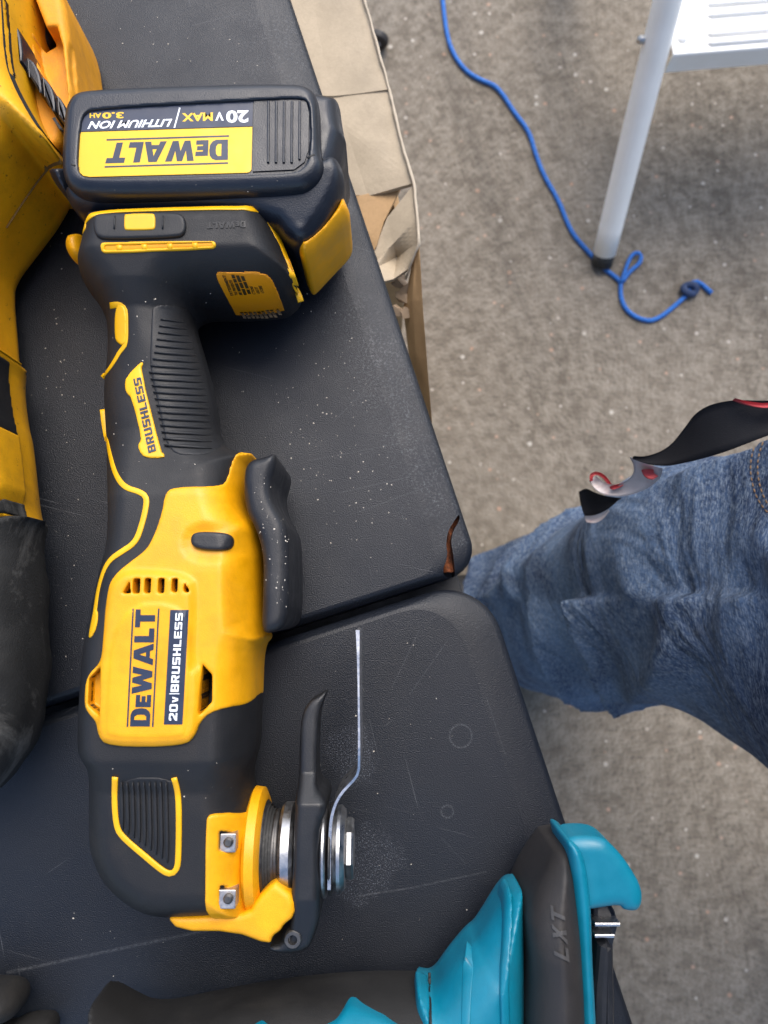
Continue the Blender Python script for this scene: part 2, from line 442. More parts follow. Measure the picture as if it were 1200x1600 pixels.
def strip(name, body, px, w, mat, parent, raise_mm=.35, step=1.5, closed=False, it=2, taper=False):
    """a moulded line lying on the body's skin"""
    p = chaikin(px, it, closed)
    if closed: p = np.vstack([p, p[:1]])
    P, z = body.hit(p); C = resample(np.c_[P, z], step); n = len(C)
    T = np.gradient(C[:, :2], axis=0); T /= np.linalg.norm(T, axis=1)[:, None] + 1e-9
    Nn = np.stack([-T[:, 1], T[:, 0]], -1)
    prof = [(-1, -1.2), (-.94, .7), (-.8, 1), (.8, 1), (.94, .7), (1, -1.2)]
    wv = np.full(n, w / 2)
    if taper: e = np.minimum(np.arange(n), np.arange(n)[::-1]) / 2.5; wv *= np.clip(.25 + .75 * e, 0, 1)
    V = []
    for a, b in prof:
        q = C[:, :2] + Nn * (a * wv)[:, None]
        zt = body.top(q); zt = np.where(zt < body.zc, C[:, 2], zt)
        zt = np.clip(zt, C[:, 2] - 3, C[:, 2] + 3)
        V.append(np.c_[q, zt + b * raise_mm])
    V = np.stack(V, 1); m = len(prof); Fq = []
    for i in range(n - 1):
        for j in range(m - 1): Fq.append([i * m + j, (i + 1) * m + j, (i + 1) * m + j + 1, i * m + j + 1])
    if not closed: Fq += [list(range(m)), list(range((n - 1) * m, n * m))[::-1]]
    return mesh_obj(name, V.reshape(-1, 3), Fq, mat, parent)
def prism(name, poly, z0, z1, mat, parent, bev=.8, it=1, smooth=False):
    p = chaikin(poly, it); a = np.roll(p, -1, 0) - np.roll(p, 1, 0)
    area = np.sum(p[:, 0] * np.roll(p[:, 1], -1) - np.roll(p[:, 0], -1) * p[:, 1])
    if area < 0: p = p[::-1]; a = np.roll(p, -1, 0) - np.roll(p, 1, 0)
    nrm = np.stack([-a[:, 1], a[:, 0]], -1); nrm /= np.linalg.norm(nrm, axis=1)[:, None] + 1e-9
    n = len(p); rings = [(bev, z0), (0, z0 + bev), (0, z1 - bev), (bev * .3, z1 - bev * .3), (bev, z1)]
    V = np.vstack([np.c_[p + nrm * o, np.full(n, z)] for o, z in rings]); Fq = []
    for r in range(len(rings) - 1):
        for i in range(n): j = (i + 1) % n; Fq.append([r * n + i, r * n + j, (r + 1) * n + j, (r + 1) * n + i])
    Fq.append(list(range(n))[::-1]); Fq.append([(len(rings) - 1) * n + i for i in range(n)])
    o = mesh_obj(name, V, Fq, mat, parent, smooth=False)
    return o
def lathe(name, org, axis, prof, mat, parent, seg=40, smooth=True):
    """prof: (distance along axis, radius)"""
    ax = Vector(axis).normalized(); u = ax.orthogonal().normalized(); v = ax.cross(u); V = []; Fq = []
    for t, r in prof:
        for k in range(seg):
            a = 2 * math.pi * k / seg; V.append(Vector(org) + ax * t + (u * math.cos(a) + v * math.sin(a)) * r)
    for i in range(len(prof) - 1):
        for k in range(seg): l = (k + 1) % seg; Fq.append([i * seg + k, i * seg + l, (i + 1) * seg + l, (i + 1) * seg + k])
    Fq.append(list(range(seg))[::-1]); Fq.append([(len(prof) - 1) * seg + k for k in range(seg)])
    o = mesh_obj(name, np.array(V), Fq, mat, parent, smooth=False)
    if smooth:
        sh = [len(p.vertices) == 4 and seg > 12 for p in o.data.polygons]; o.data.polygons.foreach_set('use_smooth', sh)
        bm = bmesh.new(); bm.from_mesh(o.data)
        for e in bm.edges:
            if len(e.link_faces) == 2 and e.calc_face_angle(0) > .6: e.smooth = False
        bm.to_mesh(o.data); bm.free()
    return o
def tube(name, pts, r, mat, parent=None, seg=12, cap=True):
    P = np.asarray(pts, float); n = len(P); T = np.gradient(P, axis=0); T /= np.linalg.norm(T, axis=1)[:, None] + 1e-9
    up = np.array([0, 0, 1.0]); V = []; R = np.full(n, r) if np.isscalar(r) else np.asarray(r)
    ref = up if abs(T[0] @ up) < .9 else np.array([1.0, 0, 0]); a = np.cross(T[0], ref); a /= np.linalg.norm(a)
    for i in range(n):
        a = a - T[i] * (a @ T[i]); a /= np.linalg.norm(a) + 1e-9; b = np.cross(T[i], a)
        for k in range(seg): an = 2 * math.pi * k / seg; V.append(P[i] + (a * math.cos(an) + b * math.sin(an)) * R[i])
    Fq = [[i * seg + k, i * seg + (k + 1) % seg, (i + 1) * seg + (k + 1) % seg, (i + 1) * seg + k] for i in range(n - 1) for k in range(seg)]
    if cap: Fq += [list(range(seg))[::-1], [(n - 1) * seg + k for k in range(seg)]]
    return mesh_obj(name, np.array(V), Fq, mat, parent)
def box(name, org, ex, ey, ez, mat, parent=None, bev=.6):
    o = np.array(org, float); ex, ey, ez = (np.array(e, float) for e in (ex, ey, ez))
    V = [o + ex * i + ey * j + ez * k for i in (0, 1) for j in (0, 1) for k in (0, 1)]
    Fq = [[0, 1, 3, 2], [4, 6, 7, 5], [0, 4, 5, 1], [2, 3, 7, 6], [0, 2, 6, 4], [1, 5, 7, 3]]
    ob = mesh_obj(name, np.array(V), Fq, mat, parent, smooth=False)
    bm = bmesh.new(); bm.from_mesh(ob.data); bmesh.ops.recalc_face_normals(bm, faces=bm.faces)
    if bev: bmesh.ops.bevel(bm, geom=list(bm.edges), offset=bev / 1000, segments=2, profile=.5, affect='EDGES')
    bm.to_mesh(ob.data); bm.free(); return ob
def merge_mesh(name, parts, mat, parent, smooth=False, kind=None):
    V = []; Fq = []
    for v, f in parts:
        b = len(V); V += [tuple(x) for x in v]; Fq += [[i + b for i in q] for q in f]
    return mesh_obj(name, np.array(V), Fq, mat, parent, smooth, kind)

# ------------------------------------------------------------------ lettering
SQ = {  # squared capitals on a 5 x 7 grid: outer loop then holes
 'B': [[(0,0),(4.4,0),(5,.6),(5,3),(4.6,3.5),(5,4),(5,6.4),(4.4,7),(0,7)], [(1.5,1.4),(3.5,1.4),(3.5,2.8),(1.5,2.8)], [(1.5,4.2),(3.5,4.2),(3.5,5.6),(1.5,5.6)]],
 'R': [[(0,0),(1.5,0),(1.5,2.6),(2.2,2.6),(3.4,0),(5,0),(3.8,2.7),(5,3.3),(5,6.4),(4.4,7),(0,7)], [(1.5,4),(3.5,4),(3.5,5.6),(1.5,5.6)]],
 'U': [[(0,7),(0,.6),(.6,0),(4.4,0),(5,.6),(5,7),(3.5,7),(3.5,1.4),(1.5,1.4),(1.5,7)]],
 'S': [[(0,0),(4.4,0),(5,.6),(5,3.6),(4.4,4.2),(1.5,4.2),(1.5,5.6),(5,5.6),(5,7),(.6,7),(0,6.4),(0,3.4),(.6,2.8),(3.5,2.8),(3.5,1.4),(0,1.4)]],
 'H': [[(0,0),(1.5,0),(1.5,2.8),(3.5,2.8),(3.5,0),(5,0),(5,7),(3.5,7),(3.5,4.2),(1.5,4.2),(1.5,7),(0,7)]],
 'L': [[(0,0),(4.6,0),(4.6,1.4),(1.5,1.4),(1.5,7),(0,7)]],
 'E': [[(0,0),(4.8,0),(4.8,1.4),(1.5,1.4),(1.5,2.8),(4.4,2.8),(4.4,4.2),(1.5,4.2),(1.5,5.6),(4.8,5.6),(4.8,7),(0,7)]],
 '2': [[(0,0),(5,0),(5,1.4),(2.1,1.4),(5,3.6),(5,6.2),(4.2,7),(.8,7),(0,6.2),(0,4.9),(1.5,4.9),(1.5,5.6),(3.5,5.6),(3.5,4.2),(0,1.6)]],
 '0': [[(.8,0),(4.2,0),(5,.8),(5,6.2),(4.2,7),(.8,7),(0,6.2),(0,.8)], [(1.5,1.4),(3.5,1.4),(3.5,5.6),(1.5,5.6)]],
 'V': [[(1.2,0),(2.8,0),(4,5),(2.7,5),(2,1.8),(1.3,5),(0,5)]],
 '|': [[(.6,-.8),(1.2,-.8),(1.2,7.8),(.6,7.8)]],
 'X': [[(0,0),(1.7,0),(2.5,2.2),(3.3,0),(5,0),(3.4,3.6),(4.9,7),(3.2,7),(2.5,5),(1.8,7),(.1,7),(1.6,3.6)]],
 'T': [[(1.75,0),(3.25,0),(3.25,5.6),(5,5.6),(5,7),(0,7),(0,5.6),(1.75,5.6)]],
}
WM = {  # heavy word-mark letters
 'D': [[(0,0),(3.9,0),(5.0,.5),(5.8,1.7),(6,3.5),(5.8,5.3),(5.0,6.5),(3.9,7),(0,7)], [(2.1,1.4),(3.2,1.4),(3.8,2.2),(3.9,3.5),(3.8,4.8),(3.2,5.6),(2.1,5.6)]],
 'e': [[(0,0),(4.0,0),(4.0,1.5),(1.7,1.5),(1.7,2.0),(3.6,2.0),(3.6,3.4),(1.7,3.4),(1.7,3.9),(4.0,3.9),(4.0,5.4),(0,5.4)]],
 'W': [[(0,7),(1.6,0),(3.5,0),(4.5,3.5),(5.5,0),(7.4,0),(9,7),(6.9,7),(6.2,3.4),(5.3,7),(3.7,7),(2.8,3.4),(2.1,7)]],
 'A': [[(0,0),(2.3,7),(4.9,7),(7.2,0),(5.1,0),(4.75,1.2),(2.45,1.2),(2.1,0)], [(2.9,2.6),(4.3,2.6),(3.6,5.0)]],
 'L': [[(0,0),(4.6,0),(4.6,1.9),(2.1,1.9),(2.1,7),(0,7)]],
 'T': [[(1.9,0),(4.0,0),(4.0,5.2),(5.9,5.2),(5.9,7),(0,7),(0,5.2),(1.9,5.2)]],
}
def curve_tris(cu):
    o = bpy.data.objects.new('lettering_tmp', cu); COL.objects.link(o)
    dg = bpy.context.evaluated_depsgraph_get(); dg.update()
    m = bpy.data.meshes.new_from_object(o.evaluated_get(dg))
    V = np.array([v.co[:2] for v in m.vertices]); Fq = [list(p.vertices) for p in m.polygons]
    bpy.data.objects.remove(o); bpy.data.meshes.remove(m); bpy.data.curves.remove(cu)
    return V, Fq
def glyphs(txt, font, gap):
    cu = bpy.data.curves.new('lettering_tmp', 'CURVE'); cu.dimensions = '2D'; cu.fill_mode = 'BOTH'; x = 0
    for ch in txt:
        if ch == ' ': x += 2.5; continue
        g = font[ch]
        for lp in g:
            s = cu.splines.new('POLY'); s.points.add(len(lp) - 1); s.use_cyclic_u = True
            for p, (a, b) in zip(s.points, lp): p.co = (a + x, b, 0, 1)
        x += max(a for a, b in g[0]) + gap
    return curve_tris(cu)
def plain(txt, bold=.02, shear=0.0):
    cu = bpy.data.curves.new('lettering_tmp', 'FONT'); cu.body = txt; cu.offset = bold; cu.shear = shear; cu.fill_mode = 'BOTH'; cu.resolution_u = 3
    return curve_tris(cu)
def write(name, VF, quad, surf, off, mat, parent, norm=True):
    """quad: photo pixels of start-baseline, end-baseline, end-top, start-top"""
    V, Fq = VF; lo, hi = V.min(0), V.max(0); uv = (V - lo) / (hi - lo); q = np.array(quad, float)
    u, v = uv[:, :1], uv[:, 1:]
    px = q[0] * (1 - u) * (1 - v) + q[1] * u * (1 - v) + q[2] * u * v + q[3] * (1 - u) * v
    bm = bmesh.new(); vs = [bm.verts.new((*p, 0)) for p in px]
    for f in Fq:
        try: bm.faces.new([vs[i] for i in f])
        except ValueError: pass
    if not np.isscalar(surf):
        bmesh.ops.triangulate(bm, faces=bm.faces)
        for _ in range(4):
            es = [e for e in bm.edges if e.calc_length() > 5]
            if not es: break
            bmesh.ops.subdivide_edges(bm, edges=es, cuts=1); bmesh.ops.triangulate(bm, faces=[f for f in bm.faces if len(f.verts) > 3])
    bm.verts.index_update(); px = np.array([v.co[:2] for v in bm.verts]); Fq = [[v.index for v in f.verts] for f in bm.faces]; bm.free()
    if np.isscalar(surf): P = UL(px, surf); z = np.full(len(px), surf) + off; 
    else: P, z = surf.hit(px, off)
    o = mesh_obj(name, np.c_[P, z], Fq, mat, parent, smooth=False)
    bm = bmesh.new(); bm.from_mesh(o.data); 
    for f in bm.faces:
        if f.normal.z < 0: f.normal_flip()
    bm.to_mesh(o.data); bm.free()
    return o
def flat(name, px, z, mat, parent, it=0, thick=.25):
    P = UL(chaikin(px, it) if it else np.array(px, float), z)
    return prism(name, P, z, z + thick, mat, parent, bev=min(.08, thick / 3), it=0)

# ================================================================== SETTING: ground
gv = []; gs = 60000.0
g = mesh_obj('ground', [(-gs, -gs, 0), (gs, -gs, 0), (gs, gs, 0), (-gs, gs, 0)], [[0, 1, 2, 3]], M_conc, smooth=False); g['kind'] = 'structure'; g['label'] = 'worn speckled concrete ground'

# ================================================================== folding table
e0 = U(455, 0, TZ - 4); e1 = U(988, 1597, TZ - 4)
du = (e0 - e1) / np.linalg.norm(e0 - e1)              # along the long edge, away from the seam of the near half
dv = np.array([-du[1], du[0]])                         # inwards over the table (to picture left)
if dv[0] > 0: dv = -dv
sm = U(722, 903, TZ)                                   # where the seam meets the edge
sm = e1 + du * ((sm - e1) @ du)
def TP(a, b): return sm + du * a + dv * b
tb = thing('folding_table', 'black pebble-grained plastic folding table with a cracked corner at its centre seam', 'table', (*TP(0, 380), 0))
def slab(sgn, r0):
    L = 915.0; Wd = 760.0; loops = [(0, 0, -44), (0, 0, -6), (.6, 1.0, -4.2), (1.4, 3, -3.2), (2.5, 12.5, -.85), (3.2, 15, -.33), (4.5, 18, 0)]
    V = []; n = None
    for s, e, z in loops:
        loop = []
        a0, a1, b0, b1 = 1.6 + s, L - e, e, Wd - e
        for ca, cb, sa, sb, rr, th0 in ((a0, b0, 1, 1, r0, 180), (a1, b0, -1, 1, 40, 270), (a1, b1, -1, -1, 40, 0), (a0, b1, 1, -1, r0, 90)):
            r = max(rr - min(s, e) * .8, 4)
            for k in range(11):
                t = math.radians(th0 + 9 * k); loop.append((ca + sa * r + r * math.cos(t), cb + sb * r + r * math.sin(t)))
        n = len(loop)
        for a, b in loop: V.append((*TP(sgn * a, b), TZ + z))
    Fq = []
    for r in range(len(loops) - 1):
        for i in range(n): j = (i + 1) % n; Fq.append([r * n + i, r * n + j, (r + 1) * n + j, (r + 1) * n + i])
    Fq.append(list(range(n))); Fq.append([(len(loops) - 1) * n + i for i in range(n)])
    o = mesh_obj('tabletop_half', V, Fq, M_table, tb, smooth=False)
    bm = bmesh.new(); bm.from_mesh(o.data); bmesh.ops.recalc_face_normals(bm, faces=bm.faces)
    for f in bm.faces: f.smooth = len(f.verts) == 4
    for e in bm.edges:
        if len(e.link_faces) == 2 and (e.calc_face_angle(0) > .7 or any(len(f.verts) > 4 for f in e.link_faces)): e.smooth = False
    bm.to_mesh(o.data); bm.free()
    return o
up = slab(1, 14); lowr = slab(-1, 26)
up['label'] = 'table half with torn corner showing rust'
crack = UL([(719, 801), (712, 811), (701, 828), (697, 848), (700, 868), (691, 894), (700, 903), (713, 905), (711, 884), (708, 862), (705, 846), (709, 828), (720, 811)], TZ)
cz = prism('crack_cutter', crack, TZ - 20, TZ + 5, None, None, bev=.01, it=1)
md = up.modifiers.new('crack', 'BOOLEAN'); md.object = cz; md.operation = 'DIFFERENCE'; md.solver = 'EXACT'
dg = bpy.context.evaluated_depsgraph_get(); nm = bpy.data.meshes.new_from_object(up.evaluated_get(dg)); up.modifiers.clear(); up.data = nm
bpy.data.objects.remove(cz)
# rusty frame seen through the crack
rp = UL([(715, 806), (700, 824), (694, 850), (694, 876), (691, 886), (711, 890), (713, 876), (712, 850), (716, 822)], TZ - 5)
n = 26; V = []; Fq = []
lo, hi = rp.min(0) - 1, rp.max(0) + 1
for i in range(n):
    for j in range(n):
        p = lo + (hi - lo) * np.array([i, j]) / (n - 1); V.append((*p, TZ - 9.5 + 1.2 * math.sin(p[0] * .9 + p[1] * .35) + rng.normal() * .35))
Fq = [[i * n + j, (i + 1) * n + j, (i + 1) * n + j + 1, i * n + j + 1] for i in range(n - 1) for j in range(n - 1)]
mesh_obj('rusted_corner', V, Fq, M_rust, tb, label='rusty steel frame showing through the split corner')
box('centre_hinge_bar', (*TP(-22, 7), TZ - 51), np.array([*(du * 44), 0]), np.array([*(dv * 740), 0]), (0, 0, 6), M_lever, tb)
for sa in (-1, 1):
    for b in (120, 640):
        p = TP(sa * 820, b); tube('leg', [(p[0], p[1], TZ - 44), (p[0], p[1], 300), (p[0], p[1], 0)], 14, M_grey, tb)
    p, q = TP(sa * 820, 120), TP(sa * 820, 640); tube('leg_brace', [(*p, 180), (*q, 180)], 10, M_grey, tb)
# hairline crack running from the seam corner of the near half
H = resample(UL([(716, 905), (718, 925), (716, 940), (722, 965)], TZ), .8)
V = []; Fq = []
for i, p in enumerate(H):
    w = .5 * (1 - i / len(H)) + .1; z = TZ + .25 if i > 6 else TZ - .1
    for sx in (-1, 1): V.append((p[0] + sx * w, p[1], z))
Fq = [[2 * i, 2 * i + 1, 2 * i + 3, 2 * i + 2] for i in range(len(H) - 1)]

# ================================================================== oscillating tool
ZC = TZ + 37.5
ot = thing('oscillating_multi_tool', 'yellow and black cordless oscillating tool lying on its side, thin blade fitted', 'power tool', (*U(290, 800, TZ), TZ))
OUT = [(134, 336), (150, 326), (395, 320), (418, 334), (442, 380), (470, 462), (468, 478), (449, 499), (372, 503), (326, 502), (311, 510), (313, 530), (324, 566), (334, 604), (343, 643), (346, 685), (352, 700), (378, 708), (400, 714), (402, 728), (392, 745), (390, 780), (396, 812), (414, 828), (421, 850), (421, 985), (427, 994), (412, 1010), (410, 1100), (408, 1164), (399, 1192), (399, 1218), (404, 1235), (404, 1300), (398, 1380), (388, 1425), (324, 1432), (257, 1437), (224, 1431), (191, 1414), (157, 1385), (141, 1347), (135, 1314), (137, 1215), (136, 1200), (125, 1180), (121, 1161), (125, 1082), (130, 1012), (137, 985), (148, 930), (158, 884), (167, 853), (169, 790), (165, 737), (162, 685), (158, 622), (158, 590), (164, 545), (165, 489), (132, 448), (122, 416), (124, 390), (130, 360)]
KEYS = [(310, 33, 12), (440, 33, 14), (478, 30, 16), (512, 24, 18), (600, 22, 19), (690, 23, 18), (740, 27, 15), (790, 31, 13), (900, 33, 12), (1100, 33, 12), (1165, 33, 12), (1190, 31, 14), (1212, 28.5, 14), (1390, 27, 15), (1440, 22, 13)]
B = Body(OUT, None, ZC, KEYS, 12, .85)
flange = B.colpoly([(368, 840), (440, 835), (440, 992), (372, 990), (364, 930)], 1)
thumb = B.colpoly([(290, 822), (380, 822), (384, 872), (290, 876)], 2)
B.bumps = [(flange, -6, 9), (thumb, -1.6, 5)]
pad_px = [(181, 1214), (276, 1214), (279, 1250), (279, 1345), (274, 1361), (262, 1364), (186, 1299), (180, 1280)]
vents = [B.colpoly(v, 0) for v in [[(197, 925), (207, 907), (208, 927), (196, 928)], [(212, 905), (223, 904), (222, 927), (211, 928)], [(230, 904), (240, 904), (239, 927), (229, 927)], [(251, 904), (261, 904), (260, 927), (250, 927)], [(272, 904), (281, 905), (280, 926), (271, 926)], [(290, 909), (298, 922), (298, 926), (290, 926)]]]
pocketR = B.colpoly([(317, 1038), (332, 1054), (332, 1096), (311, 1118)], 0)
pocketL = B.colpoly([(160, 1040), (159, 1119), (138, 1101), (140, 1060)], 0)
zt = ZC + 33
body_o = solid('body_overmold', B, M_rub, ot, .8, cuts=[(v, zt - 12) for v in vents] + [(pocketR, zt - 14), (pocketL, zt - 14)])
# yellow motor housing with raised badge panel and a flange falling to the trigger
SHELL = [(379, 706), (402, 712), (404, 722), (390, 735), (387, 772), (394, 811), (415, 828), (424, 846), (424, 984), (432, 994), (415, 1009), (414, 1096), (333, 1109), (312, 1129), (307, 1147), (290, 1166), (168, 1167), (154, 1147), (152, 1129), (134, 1110), (132, 1094), (135, 1056), (159, 1034), (162, 1012), (168, 923), (178, 899), (206, 876), (228, 860), (239, 842), (253, 804), (258, 772), (270, 761), (344, 760), (354, 751), (361, 723), (368, 710)]
panel = B.colpoly([(172, 925), (185, 903), (208, 893), (300, 900), (304, 930), (300, 1042), (314, 1050), (311, 1130), (304, 1150), (288, 1161), (170, 1161), (158, 1148), (156, 1120), (159, 1040), (163, 1020)], 2)
inner = B.colpoly([(184, 945), (300, 942), (300, 1040), (294, 1140), (286, 1150), (178, 1150), (170, 1138)], 2)
S = Body(OUT, None, ZC, KEYS, 12, .8, bumps=[(panel, 2.2, 4.0), (inner, .5, 1.4), (flange, -6, 9), (thumb, -1.6, 5)])
S.kh = S.kh + .7
shell_col = B.colpoly(SHELL, 2)
shell = solid('yellow_housing', S, M_yel, ot, .6, 0.3, shell_col, .9, cuts=[(v, zt - 30) for v in vents] + [(pocketR, zt - 30), (pocketL, zt - 5.5)])
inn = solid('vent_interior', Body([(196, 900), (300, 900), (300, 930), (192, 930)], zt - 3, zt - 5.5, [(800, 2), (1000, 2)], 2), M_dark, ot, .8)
# badge
write('brand_lettering', glyphs('DeWALT', WM, .35), [(234, 1135), (243, 952), (212, 952), (203, 1135)], S, .5, M_navy, shell)
for a, b in (((199, 1136), (208, 951)), ((238.5, 1136), (248, 951))):
    x0, x1 = a[0], b[0]; write('badge_rule', ([None] and (np.array([[0, 0], [1, 0], [1, 1], [0, 1.]]), [[0, 1, 2, 3]])), [(x0 + 1.2, a[1]), (x1 + 1.2, b[1]), (x1 - 1.2, b[1]), (x0 - 1.2, a[1])], S, .5, M_navy, shell)
write('voltage_plate', (lambda p: (p, [list(range(len(p)))]))(chaikin([[0, 0], [1, 0], [1, 1], [0, 1.]], 0)), [(285, 1132), (295, 953), (266, 953), (256, 1132)], S, .5, M_navy, shell)
write('voltage_lettering', glyphs('20V|BRUSHLESS', SQ, 1.0), [(278, 1126), (287, 958), (273, 958), (262, 1126)], S, .62, M_white, shell)
# lock-off button, trigger
plate('lock_button', S, [(299, 842), (304, 833), (320, 831), (356, 833), (366, 840), (367, 850), (362, 859), (345, 861), (312, 859), (301, 852)], M_trig, ot, 2.4, .5, 2, 1.2)
zl_, zr_ = ZC + 22, ZC - 8
tg = Body([(386, 722, zl_), (430, 723, ZC + 10), (446, 730, zr_), (449, 742, zr_), (446, 756, zr_), (440, 776, zr_), (444, 800, zr_), (456, 821, zr_), (465, 839, zr_), (467, 895, zr_), (466, 962, zr_), (460, 976, zr_), (448, 984, zr_), (418, 988, ZC + 10), (412, 940, zl_), (414, 870, zl_), (402, 828, zl_), (386, 800, zl_), (382, 760, zl_)], None, ZC, [(700, 27, 4), (1000, 28, 4)], 4, .15)
solid('trigger_paddle', tg, M_trig, ot, .8)
# moulded yellow lines down the back of the handle
strip('trim_line', B, [(172, 478), (186, 476), (196, 482), (197, 500), (197, 540), (188, 548), (178, 566), (168, 580), (160, 590)], 2.0, M_trim, ot)
plate('trim_patch', B, [(180, 478), (193, 476), (198, 488), (198, 532), (194, 541), (186, 538), (179, 530)], M_trim, ot, .6, .5)
strip('trim_line', B, [(160, 640), (163, 665), (170, 705), (180, 742), (195, 762), (218, 768), (229, 776), (229, 790), (222, 820), (212, 848), (190, 862), (172, 874), (162, 890), (153, 920), (149, 950), (144, 985)], 2.1, M_trim, ot)
plate('trim_patch', B, [(147, 950), (153, 954), (154, 966), (150, 985), (143, 997), (138, 998), (142, 975)], M_trim, ot, .6, .5)
# ribbed grip
grip_px = [(240, 474), (284, 478), (302, 490), (312, 530), (326, 572), (342, 640), (343, 682), (352, 696), (330, 708), (316, 712), (262, 712), (248, 640), (236, 590), (233, 555), (236, 490)]
gp = plate('grip_pad', B, grip_px, M_pad, body_o, .35, .6, 2, .8)
for i in range(20):
    y = 500 + i * 10.3
    xl = np.interp(y, [500, 560, 580, 640, 700], [252, 240, 233, 246, 258]); xr = np.interp(y, [500, 530, 566, 604, 643, 700], [290, 302, 314, 324, 333, 332])
    strip('grip_rib', B, [(xl, y), ((xl + xr) / 2, y + 1.5), (xr, y + 5)], 1.5, M_pad, gp, 1.15, 2.0, taper=True)
badge = plate('handle_badge', B, [(221, 565), (225, 567), (220, 578), (252, 707), (257, 709), (257, 716), (226, 716), (217, 704), (216, 694), (222, 687), (206, 622), (198, 615), (195, 604), (197, 590)], M_trim, ot, .7, .5, 1, .4)
write('badge_lettering', glyphs('BRUSHLESS', SQ, 1.0), [(244, 704), (220, 589), (208, 592), (232, 708)], B, 1.0, M_navy, badge)
# handle base
strip('trim_line', B, [(131, 362), (134, 344), (150, 331), (260, 327), (395, 324), (414, 336), (432, 366), (450, 412), (470, 471)], 2.6, M_trim, ot, .5)
lp = plate('lens_housing', B, [(147, 340), (160, 335), (270, 333), (288, 338), (292, 352), (290, 366), (280, 373), (170, 376), (152, 372), (147, 358)], M_pad, ot, 1.6, .5, 2, 1.2)
plate('lens_window', B, [(196, 340), (200, 338), (240, 337), (245, 340), (245, 360), (241, 363), (200, 364), (196, 361)], M_trim, lp, 2.1, .45, 1, .4)
for x in (182, 257): strip('housing_ridge', B, [(x, 341), (x - 1, 361)], .7, M_pad, lp, 2.0)
sl_ = plate('slot_surround', B, [(157, 381), (165, 379), (330, 376), (337, 379), (338, 386), (332, 390), (166, 397), (158, 393)], M_trim, ot, .7, .45, 1, .4, 3, cuts=[(B.colpoly([(164, 384), (331, 379), (332, 385), (164, 392)], 0), ZC + 26)])
plate('slot_floor', B, [(162, 382), (333, 378), (333, 387), (162, 394)], M_oldin, sl_, .1, .5, 0)
for x in (187, 226, 266, 305): strip('slot_peg', B, [(x - 4, 389 - (x - 160) * .03), (x + 4, 388.8 - (x - 160) * .03)], 2.0, M_trim, sl_, .7)
write('moulded_lettering', glyphs('DeWALT', WM, .35), [(384, 345), (323, 347), (323, 357), (384, 355)], B, .3, M_pad, body_o)
st = plate('warning_sticker', B, [(335, 428), (342, 424), (404, 424), (418, 429), (428, 440), (447, 490), (446, 496), (440, 498), (378, 499), (370, 495), (350, 458)], M_sticker, ot, .3, .45, 2, .2)
def blocks(k):
    r_ = random.Random(k); V = []; Fq = []; x = 0
    for _ in range(4):
        w_ = r_.uniform(.8, 2.2); b_ = len(V); V += [(x, 0), (x + w_, 0), (x + w_, 1), (x, 1)]; Fq.append([b_, b_ + 1, b_ + 2, b_ + 3]); x += w_ + .22
    return np.array(V, float), Fq
top_lines = ['AVERTISSEMENT:', 'A TITRE PREVENTIF', None, None, None, 'PROTECTIONS', 'OCULAIRE ET', 'RESPIRATOIRE']
for i, tx in enumerate(top_lines):
    xb = 367 + i * 7.1; h = [40, 32, 40, 39, 38, 22, 21, 23][i]; y1 = 469.5; dx = -.42 * h
    write('sticker_lettering', plain(tx, .035) if tx else blocks(i), [(xb + 1.5, y1), (xb + dx + 1.5, y1 - h), (xb + dx - 3.6, y1 - h), (xb - 3.6, y1)], B, 1.25, M_ink, st)
low_lines = [None] * 9
for i, tx in enumerate(low_lines):
    xb = 384 + i * 6.9; h = [18, 16, 13, 10, 15, 21, 16, 20, 15][i]; y1 = 497.5 - (i > 5) * 1.5 - (i > 7) * 4; dx = -.62 * h
    write('sticker_lettering', plain(tx, .035) if tx else blocks(i), [(xb + 1.5, y1), (xb + dx + 1.5, y1 - h), (xb + dx - 3.6, y1 - h), (xb - 3.6, y1)], B, 1.25, M_ink, st)
solid('side_knob', Body([(109, 380), (116, 373), (140, 371), (140, 410), (122, 414), (112, 404), (107, 392)], ZC, ZC, [(370, 9, 5), (420, 9, 5)], 5), M_yel, ot, .7)
# head: ribbed thumb pad framed in yellow
hp = plate('head_pad', B, pad_px, M_pad, ot, .3, .6)
strip('trim_line', B, [(180, 1214), (179, 1250), (182, 1290), (190, 1306), (225, 1336), (256, 1362), (268, 1366), (277, 1358), (279, 1340), (280, 1270), (278, 1236), (272, 1215)], 2.1, M_trim, hp, .6)
for i in range(9):
    x = 191 + i * 8.7; yb = np.interp(x, [186, 262], [1296, 1352]); strip('pad_rib', B, [(x, 1222), (x + .6, 1260), (x + 2.2, yb - 4)], 1.3, M_pad, hp, 1.2, 2.0, taper=True)
# yellow clamp collar on the head, guard below
cl_px = [(323, 1282), (328, 1272), (392, 1269), (396, 1246), (404, 1228), (410, 1229), (420, 1243), (423, 1272), (424, 1330), (424, 1390), (392, 1430), (324, 1432), (321, 1360)]
scr = [B.colpoly(q, 0) for q in ([(343, 1297), (372, 1297), (372, 1328), (343, 1328)], [(344, 1381), (374, 1381), (374, 1411), (344, 1411)])]
cl = solid('head_clamp', B, M_yel, ot, .6, 1.5, B.colpoly([(323, 1280), (327, 1272), (345, 1270), (398, 1268), (440, 1268), (440, 1440), (324, 1440), (321, 1360)], 1), .8, cuts=[(q, ZC + 23) for q in scr])
for q in scr:
    c = q.mean(0); box('square_nut', (c[0] - 3.1, c[1] - 3.3, ZC + 19), (6.2, 0, 0), (0, 6.4, 0), (0, 0, 6.4), M_screw, cl, .4)
    lathe('screw_tip', (c[0] + .6, c[1] + .4, ZC + 24), (0, 0, 1), [(0, 1.7), (2.6, 1.7), (3.2, 1.1)], M_dsteel, cl, 16)
